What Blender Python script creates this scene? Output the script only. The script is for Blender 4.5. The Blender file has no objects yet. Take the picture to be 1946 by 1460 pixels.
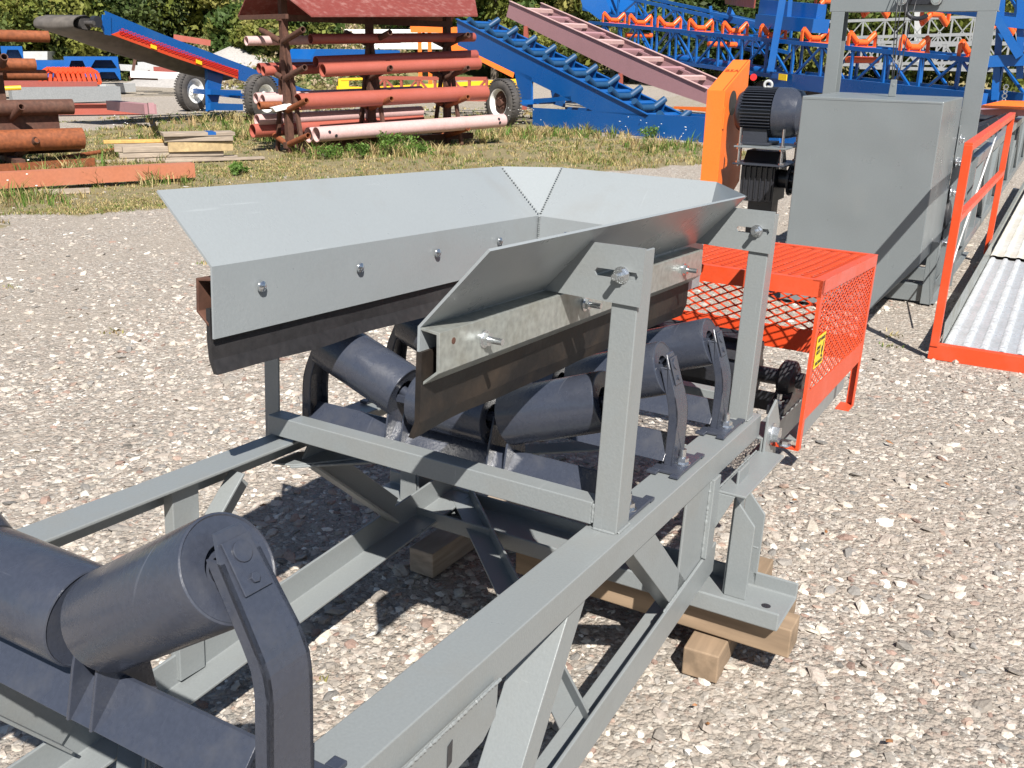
import bpy, bmesh, math, random
import numpy as np
from mathutils import Vector, Matrix, Euler
from math import radians as rad, sin, cos, pi
# ---------------------------------------------------------------- camera, world, sun, exposure
S = bpy.context.scene
COL = S.collection
RW = ((0.4945776, -0.86897609, 0.0165395), (0.27201832, 0.17283695, 0.94664324), (-0.82546897, -0.4636895, 0.3218587))
CW = Vector((0.04696387, -0.68022145, 1.62710507))
FPX = 1850.0
cam = bpy.data.cameras.new('camera'); camo = bpy.data.objects.new('camera', cam); COL.objects.link(camo)
Rm = Matrix(RW).transposed()
camo.matrix_world = Matrix.Translation(CW) @ Rm.to_4x4()
cam.sensor_width = 36.0; cam.lens = 36.0 * FPX / 1946.0; cam.clip_start = 0.05; cam.clip_end = 1500
S.camera = camo
SUN_EL, SUN_AZ = rad(46.5), rad(42.5)          # light travels towards +x+y
w = bpy.data.worlds.new('World'); S.world = w; w.use_nodes = True
nt = w.node_tree; bg = nt.nodes['Background']
sky = nt.nodes.new('ShaderNodeTexSky'); sky.sky_type = 'NISHITA'; sky.sun_disc = False
sky.sun_elevation = SUN_EL
SD = Vector((-cos(SUN_EL) * cos(SUN_AZ), -cos(SUN_EL) * sin(SUN_AZ), sin(SUN_EL)))   # towards the sun
sky.sun_rotation = math.atan2(SD.x, SD.y)
sky.air_density = 1.0; sky.dust_density = 0.6; sky.ozone_density = 1.5
nt.links.new(sky.outputs[0], bg.inputs[0]); bg.inputs[1].default_value = 0.05
sl = bpy.data.lights.new('sun', 'SUN'); sl.energy = 4.9; sl.angle = rad(0.53); sl.color = (1.0, 0.955, 0.89)
so = bpy.data.objects.new('sun', sl); COL.objects.link(so); so.rotation_euler = (-SD).to_track_quat('-Z', 'Y').to_euler()
vs = S.view_settings; vs.view_transform = 'Standard'; vs.look = 'None'; vs.gamma = 1; vs.exposure = 0.88
try: vs.use_curve_mapping = False
except Exception: pass
random.seed(7); rng = np.random.default_rng(7)
# ---------------------------------------------------------------- helpers
def ray(px, py):
    return (Rm @ Vector((px - 973.0, 730.0 - py, -FPX))).normalized()
def G(px, py, z=0.0):
    d = ray(px, py); return CW + d * ((z - CW.z) / d.z)
def DP(px, py, D):
    d = ray(px, py); return CW + d * (D / math.hypot(d.x, d.y))
class VP:                                        # vertical plane through a ground point, heading az degrees
    def __init__(s, p, az): s.p = Vector(p); s.d = Vector((cos(rad(az)), sin(rad(az)), 0)); s.n = Vector((-s.d.y, s.d.x, 0))
    def at(s, px, py, off=0.0):
        d = ray(px, py); q = s.p + s.n * off
        return CW + d * ((q - CW).dot(s.n) / d.dot(s.n))
X, Y, Z = Vector((1, 0, 0)), Vector((0, 1, 0)), Vector((0, 0, 1))
V = Vector
class MB:
    def __init__(s): s.v = []; s.f = []; s.sm = []
    def add(s, vs, fs, smooth=False):
        o = len(s.v); s.v += [tuple(a) for a in vs]; s.f += [tuple(i + o for i in f) for f in fs]; s.sm += [smooth] * len(fs)
    def prism(s, poly, ext, smooth=False):
        n = len(poly); e = V(ext); a = [V(p) for p in poly]; b = [p + e for p in a]
        nrm = V((0, 0, 0))
        for i in range(n): nrm += a[i].cross(a[(i + 1) % n])
        if nrm.dot(e) > 0: a, b = a[::-1], b[::-1]
        s.add(a + b, [tuple(range(n)), tuple(range(2 * n - 1, n - 1, -1))])
        o = [(i + 1) % n for i in range(n)]
        s.add(a + b, [(o[i], i, i + n, o[i] + n) for i in range(n)], smooth)
    def box(s, x0, x1, y0, y1, z0, z1):
        s.prism([(x0, y0, z0), (x1, y0, z0), (x1, y1, z0), (x0, y1, z0)], (0, 0, z1 - z0))
    def obox(s, c, u, v, w_):                     # centre, half vectors
        c, u, v, w_ = V(c), V(u), V(v), V(w_)
        s.prism([c - u - v - w_, c + u - v - w_, c + u + v - w_, c - u + v - w_], w_ * 2)
    def bar(s, p0, p1, w_, h, up=(0, 0, 1)):
        p0, p1 = V(p0), V(p1); d = (p1 - p0); L = d.length
        if L < 1e-6: return
        d /= L; u = V(up); r = d.cross(u)
        if r.length < 1e-4: r = d.cross(V((1, 0, 0)))
        r.normalize(); u = r.cross(d)
        s.prism([p0 - r * w_ / 2 - u * h / 2, p0 + r * w_ / 2 - u * h / 2, p0 + r * w_ / 2 + u * h / 2, p0 - r * w_ / 2 + u * h / 2], d * L)
    def L(s, p0, p1, a, b, la, lb, t=.007):       # angle iron: corner line p0-p1, legs along a and b
        p0, p1, a, b = V(p0), V(p1), V(a).normalized(), V(b).normalized()
        s.prism([p0, p0 + a * la, p0 + a * la + b * t, p0 + a * t + b * t, p0 + a * t + b * lb, p0 + b * lb], p1 - p0)
    def C(s, p0, p1, a, b, la, lb, t=.007):       # channel: web along a, flanges along b
        p0, p1, a, b = V(p0), V(p1), V(a).normalized(), V(b).normalized()
        s.prism([p0, p0 + a * la, p0 + a * la + b * lb, p0 + a * (la - t) + b * lb, p0 + a * (la - t) + b * t, p0 + a * t + b * t, p0 + a * t + b * lb, p0 + b * lb], p1 - p0)
    def cyl(s, p0, p1, r, n=24, r1=None, caps=True):
        p0, p1 = V(p0), V(p1); d = (p1 - p0).normalized(); r1 = r if r1 is None else r1
        u = d.orthogonal().normalized(); v = d.cross(u)
        cs = [(u * cos(2 * pi * i / n) + v * sin(2 * pi * i / n)) for i in range(n)]
        vs_ = [p0 + c * r for c in cs] + [p1 + c * r1 for c in cs]
        s.add(vs_, [(i, (i + 1) % n, n + (i + 1) % n, n + i) for i in range(n)], True)
        if caps: s.add(vs_, [tuple(range(n - 1, -1, -1)), tuple(range(n, 2 * n))])
    def lathe(s, p0, axis, prof, n=28):           # prof list of (dist along axis, radius)
        p0 = V(p0); d = V(axis).normalized(); u = d.orthogonal().normalized(); v = d.cross(u)
        vs_ = []
        for t, r in prof: vs_ += [p0 + d * t + (u * cos(2 * pi * i / n) + v * sin(2 * pi * i / n)) * r for i in range(n)]
        fs = []
        for k in range(len(prof) - 1):
            for i in range(n): j = (i + 1) % n; fs.append((k * n + i, k * n + j, (k + 1) * n + j, (k + 1) * n + i))
        s.add(vs_, fs, True)
    def pipe(s, p0, p1, r, t=.008, n=24):
        p0, p1 = V(p0), V(p1); L = (p1 - p0).length
        s.lathe(p0, p1 - p0, [(0, r - t), (0, r), (L, r), (L, r - t), (0, r - t)], n)
    def tube(s, pts, r, n=8):
        for a, b in zip(pts[:-1], pts[1:]): s.cyl(a, b, r, n)
    def torus(s, c, axis, R_, r, n=20, m=8, a0=0, a1=2 * pi):
        c = V(c); d = V(axis).normalized(); u = d.orthogonal().normalized(); v = d.cross(u); vs_ = []; full = a1 - a0 > 6.28
        k = n if full else n + 1
        for i in range(k):
            a = a0 + (a1 - a0) * i / n; e = u * cos(a) + v * sin(a)
            vs_ += [c + e * (R_ + r * cos(2 * pi * j / m)) + d * r * sin(2 * pi * j / m) for j in range(m)]
        s.add(vs_, [(i * m + j, i * m + (j + 1) % m, ((i + 1) % k) * m + (j + 1) % m, ((i + 1) % k) * m + j) for i in range(n) for j in range(m)], True)
    def bolt(s, p, axis, r=.012, L=.03, washer=True):
        p, a = V(p), V(axis).normalized()
        if washer: s.cyl(p, p + a * r * .25, r * 1.9, 20)
        s.cyl(p + a * r * .25, p + a * r * 1.35, r * 1.45, 6)
        if L > 0: s.cyl(p + a * r * 1.35, p + a * (r * 1.35 + L), r * .72, 12)
    def build(s, name, mat, parent=None, bevel=0, merge=True, **kw):
        me = bpy.data.meshes.new(name); me.from_pydata(s.v, [], s.f); me.update()
        me.polygons.foreach_set('use_smooth', s.sm)
        bm = bmesh.new(); bm.from_mesh(me)
        if merge: bmesh.ops.remove_doubles(bm, verts=bm.verts, dist=1e-5)
        for e_ in bm.edges:
            if len(e_.link_faces) == 2 and e_.calc_face_angle(0) > .62: e_.smooth = False
        bm.to_mesh(me); bm.free()
        o = bpy.data.objects.new(name, me); COL.objects.link(o); me.materials.append(mat)
        if parent: o.parent = parent
        if bevel:
            m = o.modifiers.new('bevel', 'BEVEL'); m.width = bevel; m.segments = 2; m.limit_method = 'ANGLE'; m.angle_limit = rad(40)
        tag(o, **kw); return o
def tag(o, label=None, cat=None, group=None, kind=None):
    if label: o['label'] = label
    if cat: o['category'] = cat
    if group: o['group'] = group
    if kind: o['kind'] = kind
    return o
def empty(name, loc, label=None, cat=None, group=None, mat=None):
    o = bpy.data.objects.new(name, None); COL.objects.link(o); o.empty_display_size = .2
    if mat is not None: o.matrix_world = mat
    else: o.location = loc
    return tag(o, label, cat, group)
def kids(o): return [c for c in bpy.data.objects if c.parent == o]
def copy_tree(o, parent=None):
    c = o.copy(); COL.objects.link(c); c.parent = parent
    for ch in kids(o): copy_tree(ch, c)
    return c
def E0(name, base, label, cat, group=None):      # empty at base, children given in world coordinates
    o = empty(name, base, label, cat, group); return o
def W2(o, ch):                                     # keep world coords when parented to an unrotated empty
    ch.parent = o; ch.matrix_parent_inverse = Matrix.Translation(-o.location); return ch
# ---------------------------------------------------------------- materials
def mat(name, col, rough=.45, metal=0.0, var=.08, bump=.0, scale=30.0, spec=.5, dirt=None, dirt_amt=.0, dirt_scale=3.0, coat=0.0, rv=.12, scratch=0.0, warp=0.0):
    m = bpy.data.materials.new(name); m.use_nodes = True; t = m.node_tree; b = t.nodes['Principled BSDF']
    N = t.nodes.new; lk = t.links.new
    tc = N('ShaderNodeTexCoord'); n1 = N('ShaderNodeTexNoise'); n1.inputs['Scale'].default_value = dirt_scale; n1.inputs['Detail'].default_value = 8
    n1.inputs['Roughness'].default_value = .65; lk(tc.outputs['Object'], n1.inputs['Vector'])
    n2 = N('ShaderNodeTexNoise'); n2.inputs['Scale'].default_value = scale; n2.inputs['Detail'].default_value = 6; lk(tc.outputs['Object'], n2.inputs['Vector'])
    c = V(col); lo = [max(0, x * (1 - var)) for x in c]; hi = [min(1, x * (1 + var)) for x in c]
    r = N('ShaderNodeValToRGB'); r.color_ramp.elements[0].position = .35; r.color_ramp.elements[1].position = .65
    r.color_ramp.elements[0].color = (*lo, 1); r.color_ramp.elements[1].color = (*hi, 1); lk(n2.outputs['Fac'], r.inputs[0])
    outc = r.outputs[0]
    if dirt is not None:
        mr = N('ShaderNodeMapRange'); mr.inputs['From Min'].default_value = .56 - dirt_amt * .5; mr.inputs['From Max'].default_value = .85 - dirt_amt * .1; mr.inputs['To Max'].default_value = min(1, .25 + dirt_amt * 2.2)
        lk(n1.outputs['Fac'], mr.inputs['Value'])
        mx = N('ShaderNodeMix'); mx.data_type = 'RGBA'; lk(mr.outputs[0], mx.inputs['Factor']); lk(outc, mx.inputs['A']); mx.inputs['B'].default_value = (*dirt, 1); outc = mx.outputs['Result']
    if scratch:                                   # fine light scuffs in random directions
        for k_, (sx, sy, sz_, th) in enumerate(((2.0, 70, 3.0, .80), (60, 3, 2.5, .82))):
            mp = N('ShaderNodeMapping'); mp.inputs['Scale'].default_value = (sx, sy, sz_); mp.inputs['Rotation'].default_value = (.3 + k_, .5, .35 - k_); lk(tc.outputs['Object'], mp.inputs[0])
            ns = N('ShaderNodeTexNoise'); ns.inputs['Scale'].default_value = 1.6; ns.inputs['Detail'].default_value = 3; lk(mp.outputs[0], ns.inputs['Vector'])
            ms_ = N('ShaderNodeMapRange'); ms_.inputs['From Min'].default_value = th - .10; ms_.inputs['From Max'].default_value = th - .04; ms_.inputs['To Max'].default_value = scratch; lk(ns.outputs['Fac'], ms_.inputs['Value'])
            mx = N('ShaderNodeMix'); mx.data_type = 'RGBA'; lk(ms_.outputs[0], mx.inputs['Factor']); lk(outc, mx.inputs['A']); mx.inputs['B'].default_value = (min(1, c[0] * 1.6 + .05), min(1, c[1] * 1.6 + .05), min(1, c[2] * 1.6 + .05), 1); outc = mx.outputs['Result']
    lk(outc, b.inputs['Base Color'])
    rr = N('ShaderNodeMapRange'); rr.inputs['To Min'].default_value = max(.03, rough - rv); rr.inputs['To Max'].default_value = min(1, rough + rv)
    rr.inputs['From Min'].default_value = .3; rr.inputs['From Max'].default_value = .7
    lk(n1.outputs['Fac'], rr.inputs['Value']); lk(rr.outputs[0], b.inputs['Roughness'])
    b.inputs['Metallic'].default_value = metal; b.inputs['Specular IOR Level'].default_value = spec
    if coat: b.inputs['Coat Weight'].default_value = coat; b.inputs['Coat Roughness'].default_value = .15
    if bump:
        bp = N('ShaderNodeBump'); bp.inputs['Strength'].default_value = bump; bp.inputs['Distance'].default_value = .004
        lk(n2.outputs['Fac'], bp.inputs['Height']); lk(bp.outputs[0], b.inputs['Normal'])
        if warp:
            nw = N('ShaderNodeTexNoise'); nw.inputs['Scale'].default_value = 2.2; nw.inputs['Detail'].default_value = 1; lk(tc.outputs['Object'], nw.inputs['Vector'])
            bw = N('ShaderNodeBump'); bw.inputs['Strength'].default_value = 1; bw.inputs['Distance'].default_value = warp; lk(nw.outputs['Fac'], bw.inputs['Height']); lk(bw.outputs[0], bp.inputs['Normal'])
    return m
M = {}
M['gray'] = mat('gray_enamel', (.200, .216, .219), .36, var=.03, bump=.12, scale=180, dirt=(.19, .18, .16), dirt_amt=.10, dirt_scale=5, spec=.6, scratch=.35)
M['graybox'] = mat('gray_enamel_satin', (.160, .178, .184), .34, var=.03, bump=.10, scale=120, dirt=(.19, .19, .175), dirt_amt=.06, dirt_scale=2.2, spec=.65, warp=.02, scratch=.2)
M['slate'] = mat('slate_enamel', (.038, .044, .062), .27, var=.06, bump=.12, scale=140, dirt=(.075, .075, .08), dirt_amt=.10, dirt_scale=14, spec=.65, scratch=.45)
M['black'] = mat('black_steel', (.022, .023, .028), .35, var=.1, bump=.1, scale=90, dirt=(.10, .09, .08), dirt_amt=.1)
M['orange'] = mat('safety_orange', (.60, .062, .016), .38, var=.05, bump=.08, scale=120, dirt=(.50, .11, .06), dirt_amt=.16, scratch=.4)
M['orange2'] = mat('guard_orange', (.86, .17, .022), .38, var=.05, bump=.06, scale=90, dirt=(.6, .16, .05), dirt_amt=.1)
M['galv'] = mat('galvanized_steel', (.34, .36, .34), .42, metal=.55, var=.16, bump=.1, scale=60, dirt=(.24, .22, .17), dirt_amt=.3, dirt_scale=9)
M['zinc'] = mat('zinc_plated', (.62, .64, .66), .22, metal=.95, var=.1, bump=.05, scale=200)
M['rubber'] = mat('belt_rubber', (.009, .007, .006), .62, var=.25, bump=.3, scale=40, dirt=(.060, .038, .022), dirt_amt=.26, dirt_scale=7, scratch=.4)
M['rubberclean'] = mat('black_rubber', (.018, .017, .018), .55, var=.2, bump=.2, scale=60, dirt=(.06, .05, .045), dirt_amt=.1)
M['tyre'] = mat('tyre_rubber', (.05, .046, .044), .8, var=.25, bump=.4, scale=25, dirt=(.14, .125, .11), dirt_amt=.25, dirt_scale=3)
M['wood'] = mat('timber', (.26, .185, .12), .8, var=.32, bump=.4, scale=18, dirt=(.14, .095, .06), dirt_amt=.3, dirt_scale=5)
M['oldwood'] = mat('weathered_timber', (.33, .27, .21), .8, var=.25, bump=.5, scale=14, dirt=(.18, .14, .11), dirt_amt=.3, dirt_scale=3)
M['yellow'] = mat('decal_yellow', (.85, .56, .02), .4, var=.04)
M['ink'] = mat('decal_ink', (.02, .02, .02), .5)
M['brownink'] = mat('stencil_ink', (.30, .04, .01), .6)
M['blue'] = mat('blue_enamel', (.004, .085, .31), .32, var=.06, bump=.05, scale=50, dirt=(.03, .11, .28), dirt_amt=.12, dirt_scale=1.2, spec=.55)
M['mauve'] = mat('mauve_primer', (.34, .185, .20), .6, var=.06, bump=.05, scale=40, dirt=(.26, .14, .15), dirt_amt=.15, dirt_scale=2)
M['pink'] = mat('pink_primer', (.53, .35, .335), .5, var=.06, dirt=(.36, .2, .17), dirt_amt=.15, dirt_scale=3)
M['coral'] = mat('coral_primer', (.33, .088, .062), .42, var=.07, bump=.1, scale=60, dirt=(.36, .10, .08), dirt_amt=.15, dirt_scale=3)
M['oxide'] = mat('red_oxide_primer', (.27, .065, .05), .5, var=.1, dirt=(.19, .05, .04), dirt_amt=.2, dirt_scale=3)
M['rust'] = mat('rusty_steel', (.21, .060, .019), .8, var=.25, bump=.3, scale=22, dirt=(.16, .05, .02), dirt_amt=.3, dirt_scale=4)
M['rust2'] = mat('dark_rusty_steel', (.085, .038, .024), .8, var=.3, bump=.3, scale=22, dirt=(.08, .03, .02), dirt_amt=.35, dirt_scale=4)
M['white'] = mat('white_paint', (.76, .76, .74), .45, var=.04, dirt=(.5, .48, .44), dirt_amt=.12)
M['yel2'] = mat('yellow_enamel', (.75, .42, .015), .4, var=.06)
M['lgray'] = mat('pale_gray_steel', (.42, .43, .43), .5, var=.08, dirt=(.3, .29, .28), dirt_amt=.15)
M['idler_o'] = mat('idler_orange', (.78, .115, .02), .35, var=.08)
M['dgray'] = mat('motor_gray', (.030, .034, .045), .38, var=.08, bump=.1, scale=80)
M['deck'] = mat('deck_zinc', (.50, .52, .54), .34, metal=.3, var=.12, bump=.1, scale=60, dirt=(.25, .25, .24), dirt_amt=.2, dirt_scale=5)
M['blueroll'] = mat('roller_blue', (.012, .055, .13), .45, var=.08)
M['yelwood'] = mat('yellow_wood', (.50, .30, .09), .7, var=.15, bump=.2, scale=20)
M['deckw'] = mat('bleached_deck', (.50, .50, .48), .5, var=.1, dirt=(.4, .36, .28), dirt_amt=.3, dirt_scale=2)
M['sheet'] = mat('gray_enamel_skylit', (.245, .266, .275), .30, var=.02, bump=.08, scale=160, dirt=(.19, .175, .155), dirt_amt=.06, dirt_scale=4, spec=.62, rv=.06, warp=.012, scratch=.2)  # same gray enamel, smoother, its colour lightened for the sky it mirrors
M['lattice'] = mat('weathered_galvanizing', (.24, .25, .255), .5, var=.1)
M['oldbelt'] = mat('worn_belt', (.085, .075, .068), .7, var=.25, bump=.3, scale=6, dirt=(.16, .14, .115), dirt_amt=.3, dirt_scale=2)
M['reddk'] = mat('red_plastic', (.6, .02, .02), .4)
# wood grain: stretch the noise along x
for k in ('wood', 'oldwood'):
    t = M[k].node_tree
    tc = next(n for n in t.nodes if n.type == 'TEX_COORD'); mp = t.nodes.new('ShaderNodeMapping'); mp.inputs['Scale'].default_value = (.12, 1, 1) if k == 'wood' else (.3, 1, 3)
    t.links.new(tc.outputs['Object'], mp.inputs[0])
    for n in t.nodes:
        if n.type == 'TEX_NOISE': t.links.new(mp.outputs[0], n.inputs['Vector'])
def text_mesh(txt, size, mtl, mw, parent, name='lettering', depth=.0004, align='CENTER'):
    cu = bpy.data.curves.new('txt', 'FONT'); cu.body = txt; cu.size = size; cu.align_x = align; cu.extrude = depth; cu.space_line = .85
    o = bpy.data.objects.new('txt', cu); COL.objects.link(o); bpy.context.view_layer.update()
    me = bpy.data.meshes.new_from_object(o.evaluated_get(bpy.context.evaluated_depsgraph_get())); bpy.data.objects.remove(o)
    r = bpy.data.objects.new(name, me); COL.objects.link(r); me.materials.clear(); me.materials.append(mtl)
    r.parent = parent; r.matrix_local = mw; return r
def basis(o, x, y):                               # matrix from origin, text direction, up direction
    x = V(x).normalized(); y = V(y).normalized(); z = x.cross(y).normalized(); y = z.cross(x)
    return Matrix(((x.x, y.x, z.x, o[0]), (x.y, y.y, z.y, o[1]), (x.z, y.z, z.z, o[2]), (0, 0, 0, 1)))
def mesh_panel(mb, org, u, v, poly, lwd=.064, swd=.030, w_=.0045, t=.0035):
    """expanded metal: staggered diamonds inside poly (2-D in u,v), strands as bars"""
    org, u, v = V(org), V(u), V(v); n = u.cross(v).normalized()
    def inside(a, b):
        c = False; k = len(poly)
        for i in range(k):
            (x0, y0), (x1, y1) = poly[i], poly[i - 1]
            if (y0 > b) != (y1 > b) and a < (x1 - x0) * (b - y0) / (y1 - y0) + x0: c = not c
        return c
    x0 = min(p[0] for p in poly); x1 = max(p[0] for p in poly); y0 = min(p[1] for p in poly); y1 = max(p[1] for p in poly)
    ni = int((x1 - x0) / lwd) + 2; nj = int((y1 - y0) / swd) + 2
    for j in range(nj):
        for i in range(ni):
            cx = x0 + i * lwd; cy = y0 + j * swd
            for sx in (-1, 1):
                for sy in (-1, 1):
                    a = (cx, cy + sy * swd / 2); b = (cx + sx * lwd / 2, cy)
                    if sy > 0: a = (cx, cy + swd / 2)
                    if inside((a[0] + b[0]) / 2, (a[1] + b[1]) / 2):
                        mb.bar(org + u * a[0] + v * a[1], org + u * b[0] + v * b[1], w_, t, n)
# ---------------------------------------------------------------- ground
MASKPOLY = [(-60, 470), (0, 418), (300, 400), (600, 350), (960, 328), (1150, 322), (1345, 315), (1420, 300), (1420, 285), (1200, 262), (1000, 228), (700, 215), (560, 218), (430, 214), (330, 232), (200, 246), (-60, 262)]
MP = [G(*p).to_2d() for p in MASKPOLY]
def inpoly(xs, ys, P):
    c = np.zeros(xs.shape, bool); k = len(P)
    for i in range(k):
        x0, y0 = P[i]; x1, y1 = P[i - 1]
        if y0 == y1: continue
        c ^= ((y0 > ys) != (y1 > ys)) & (xs < (x1 - x0) * (ys - y0) / (y1 - y0) + x0)
    return c
def vnoise(xs, ys, sc, seed):
    r = np.random.default_rng(seed); g = r.random((64, 64)); x = xs * sc; y = ys * sc
    xi = np.floor(x).astype(int); yi = np.floor(y).astype(int); fx = x - xi; fy = y - yi; fx = fx * fx * (3 - 2 * fx); fy = fy * fy * (3 - 2 * fy)
    h = lambda a, b: g[a % 64, b % 64]
    return (h(xi, yi) * (1 - fx) + h(xi + 1, yi) * fx) * (1 - fy) + (h(xi, yi + 1) * (1 - fx) + h(xi + 1, yi + 1) * fx) * fy
def soil(xs, ys):
    j = .5 * (vnoise(xs, ys, 1.3, 1) - .5); k = .5 * (vnoise(xs, ys, 1.3, 2) - .5)
    m = inpoly(xs + j * 1.5, ys + k * 1.5, MP).astype(float)
    far = (np.hypot(xs, ys) > 24) & (vnoise(xs, ys, .23, 3) > .55)
    return np.clip(m + far * .55, 0, 1)
def np_mesh(name, v, f, mtl, cols=None, smooth=False, parent=None, **kw):
    me = bpy.data.meshes.new(name); nv = len(v); nf, k = f.shape
    me.vertices.add(nv); me.vertices.foreach_set('co', v.astype(np.float32).ravel())
    me.loops.add(nf * k); me.loops.foreach_set('vertex_index', f.astype(np.int32).ravel())
    me.polygons.add(nf); me.polygons.foreach_set('loop_start', np.arange(nf, dtype=np.int32) * k); me.polygons.foreach_set('loop_total', np.full(nf, k, np.int32))
    me.update(calc_edges=True); me.polygons.foreach_set('use_smooth', np.full(nf, smooth))
    if cols is not None:
        a = me.color_attributes.new('tint', 'FLOAT_COLOR', 'POINT'); c = np.ones((nv, 4), np.float32); c[:, :cols.shape[1]] = cols; a.data.foreach_set('color', c.ravel())
    me.materials.append(mtl); o = bpy.data.objects.new(name, me); COL.objects.link(o)
    if parent: o.parent = parent
    tag(o, **kw); return o
def tint_mat(name, rough=.9, bump=0, scale=60, trans=0.0, var=.15):
    m = bpy.data.materials.new(name); m.use_nodes = True; t = m.node_tree; b = t.nodes['Principled BSDF']; N = t.nodes.new; lk = t.links.new
    a = N('ShaderNodeVertexColor'); a.layer_name = 'tint'
    tc = N('ShaderNodeTexCoord'); n = N('ShaderNodeTexNoise'); n.inputs['Scale'].default_value = scale; n.inputs['Detail'].default_value = 4; lk(tc.outputs['Object'], n.inputs['Vector'])
    mr = N('ShaderNodeMapRange'); mr.inputs['To Min'].default_value = 1 - var * 2; mr.inputs['To Max'].default_value = 1 + var * 2; lk(n.outputs['Fac'], mr.inputs['Value'])
    mx = N('ShaderNodeVectorMath'); mx.operation = 'SCALE'; lk(a.outputs[0], mx.inputs[0]); lk(mr.outputs[0], mx.inputs['Scale']); lk(mx.outputs[0], b.inputs['Base Color'])
    b.inputs['Roughness'].default_value = rough; b.inputs['Specular IOR Level'].default_value = .3
    if bump:
        bp = N('ShaderNodeBump'); bp.inputs['Strength'].default_value = bump; bp.inputs['Distance'].default_value = .01; lk(n.outputs['Fac'], bp.inputs['Height']); lk(bp.outputs[0], b.inputs['Normal'])
    if trans:
        tr = N('ShaderNodeBsdfTranslucent'); lk(mx.outputs[0], tr.inputs['Color']); ms = N('ShaderNodeMixShader'); ms.inputs[0].default_value = trans
        lk(b.outputs[0], ms.inputs[1]); lk(tr.outputs[0], ms.inputs[2]); lk(ms.outputs[0], t.nodes['Material Output'].inputs['Surface'])
    return m
def gravel_material():
    m = bpy.data.materials.new('gravel_ground'); m.use_nodes = True; t = m.node_tree; b = t.nodes['Principled BSDF']; N = t.nodes.new; lk = t.links.new
    geo = N('ShaderNodeNewGeometry')
    def noise(s, d=8):
        n = N('ShaderNodeTexNoise'); n.inputs['Scale'].default_value = s; n.inputs['Detail'].default_value = d; n.inputs['Roughness'].default_value = .7; lk(geo.outputs['Position'], n.inputs['Vector']); return n
    def vor(s, feat='F1'):
        n = N('ShaderNodeTexVoronoi'); n.inputs['Scale'].default_value = s; n.feature = feat
        d = N('ShaderNodeVectorMath'); d.operation = 'ADD'; nn = noise(s * .8, 2); sc = N('ShaderNodeVectorMath'); sc.operation = 'SCALE'; sc.inputs['Scale'].default_value = .6 / s
        lk(nn.outputs['Color'], sc.inputs[0]); lk(geo.outputs['Position'], d.inputs[0]); lk(sc.outputs[0], d.inputs[1]); lk(d.outputs[0], n.inputs['Vector']); return n
    v1 = vor(42); v2 = vor(95); v3 = vor(20)
    def ramp(src, stops):
        r = N('ShaderNodeValToRGB'); e = r.color_ramp.elements; e[0].position = stops[0][0]; e[0].color = (*stops[0][1], 1); e[1].position = stops[-1][0]; e[1].color = (*stops[-1][1], 1)
        for p, c in stops[1:-1]: x = e.new(p); x.color = (*c, 1)
        lk(src, r.inputs[0]); return r
    stones = [(0, (.16, .145, .125)), (.2, (.28, .245, .21)), (.4, (.36, .31, .26)), (.55, (.24, .225, .20)), (.7, (.41, .355, .30)), (.82, (.29, .225, .185)), (.9, (.50, .46, .41)), (1, (.60, .57, .51))]
    def sep(v):
        s_ = N('ShaderNodeSeparateColor'); lk(v.outputs['Color'], s_.inputs[0]); return s_.outputs[0]
    c1 = ramp(sep(v1), stones); c2 = ramp(sep(v2), stones)
    fine = noise(220, 4)
    mx = N('ShaderNodeMix'); mx.data_type = 'RGBA'; sw = noise(14, 2); swr = N('ShaderNodeMapRange'); swr.inputs['From Min'].default_value = .45; swr.inputs['From Max'].default_value = .55; lk(sw.outputs['Fac'], swr.inputs['Value'])
    lk(swr.outputs[0], mx.inputs['Factor']); lk(c1.outputs[0], mx.inputs['A']); lk(c2.outputs[0], mx.inputs['B'])
    # dusty fines between stones
    fr = ramp(fine.outputs['Fac'], [(.3, (.27, .235, .195)), (.7, (.40, .35, .295))])
    gm = N('ShaderNodeMix'); gm.data_type = 'RGBA'; big = noise(.9, 5); bm_ = N('ShaderNodeMapRange'); bm_.inputs['From Min'].default_value = .42; bm_.inputs['From Max'].default_value = .62; bm_.inputs['To Max'].default_value = .6; lk(big.outputs['Fac'], bm_.inputs['Value'])
    lk(bm_.outputs[0], gm.inputs['Factor']); lk(mx.outputs['Result'], gm.inputs['A']); lk(fr.outputs[0], gm.inputs['B'])
    # soil with grass litter where the mask says so
    at = N('ShaderNodeVertexColor'); at.layer_name = 'tint'
    sn = noise(26, 6); sr = ramp(sn.outputs['Fac'], [(.32, (.10, .08, .045)), (.5, (.26, .215, .125)), (.62, (.17, .16, .07)), (.75, (.36, .31, .21))])
    br = noise(3.5, 6); mm = N('ShaderNodeMath'); mm.operation = 'ADD'; sepm = N('ShaderNodeSeparateColor'); lk(at.outputs[0], sepm.inputs[0]); lk(sepm.outputs[0], mm.inputs[0]); lk(br.outputs['Fac'], mm.inputs[1])
    mk = N('ShaderNodeMapRange'); mk.inputs['From Min'].default_value = .95; mk.inputs['From Max'].default_value = 1.35; lk(mm.outputs[0], mk.inputs['Value'])
    fm = N('ShaderNodeMix'); fm.data_type = 'RGBA'; lk(mk.outputs[0], fm.inputs['Factor']); lk(gm.outputs['Result'], fm.inputs['A']); lk(sr.outputs[0], fm.inputs['B'])
    lk(fm.outputs['Result'], b.inputs['Base Color']); b.inputs['Roughness'].default_value = .95; b.inputs['Specular IOR Level'].default_value = .2
    def bump(src, st, dist, prev=None):
        bp = N('ShaderNodeBump'); bp.inputs['Strength'].default_value = st; bp.inputs['Distance'].default_value = dist; lk(src, bp.inputs['Height'])
        if prev: lk(prev.outputs[0], bp.inputs['Normal'])
        return bp
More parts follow.
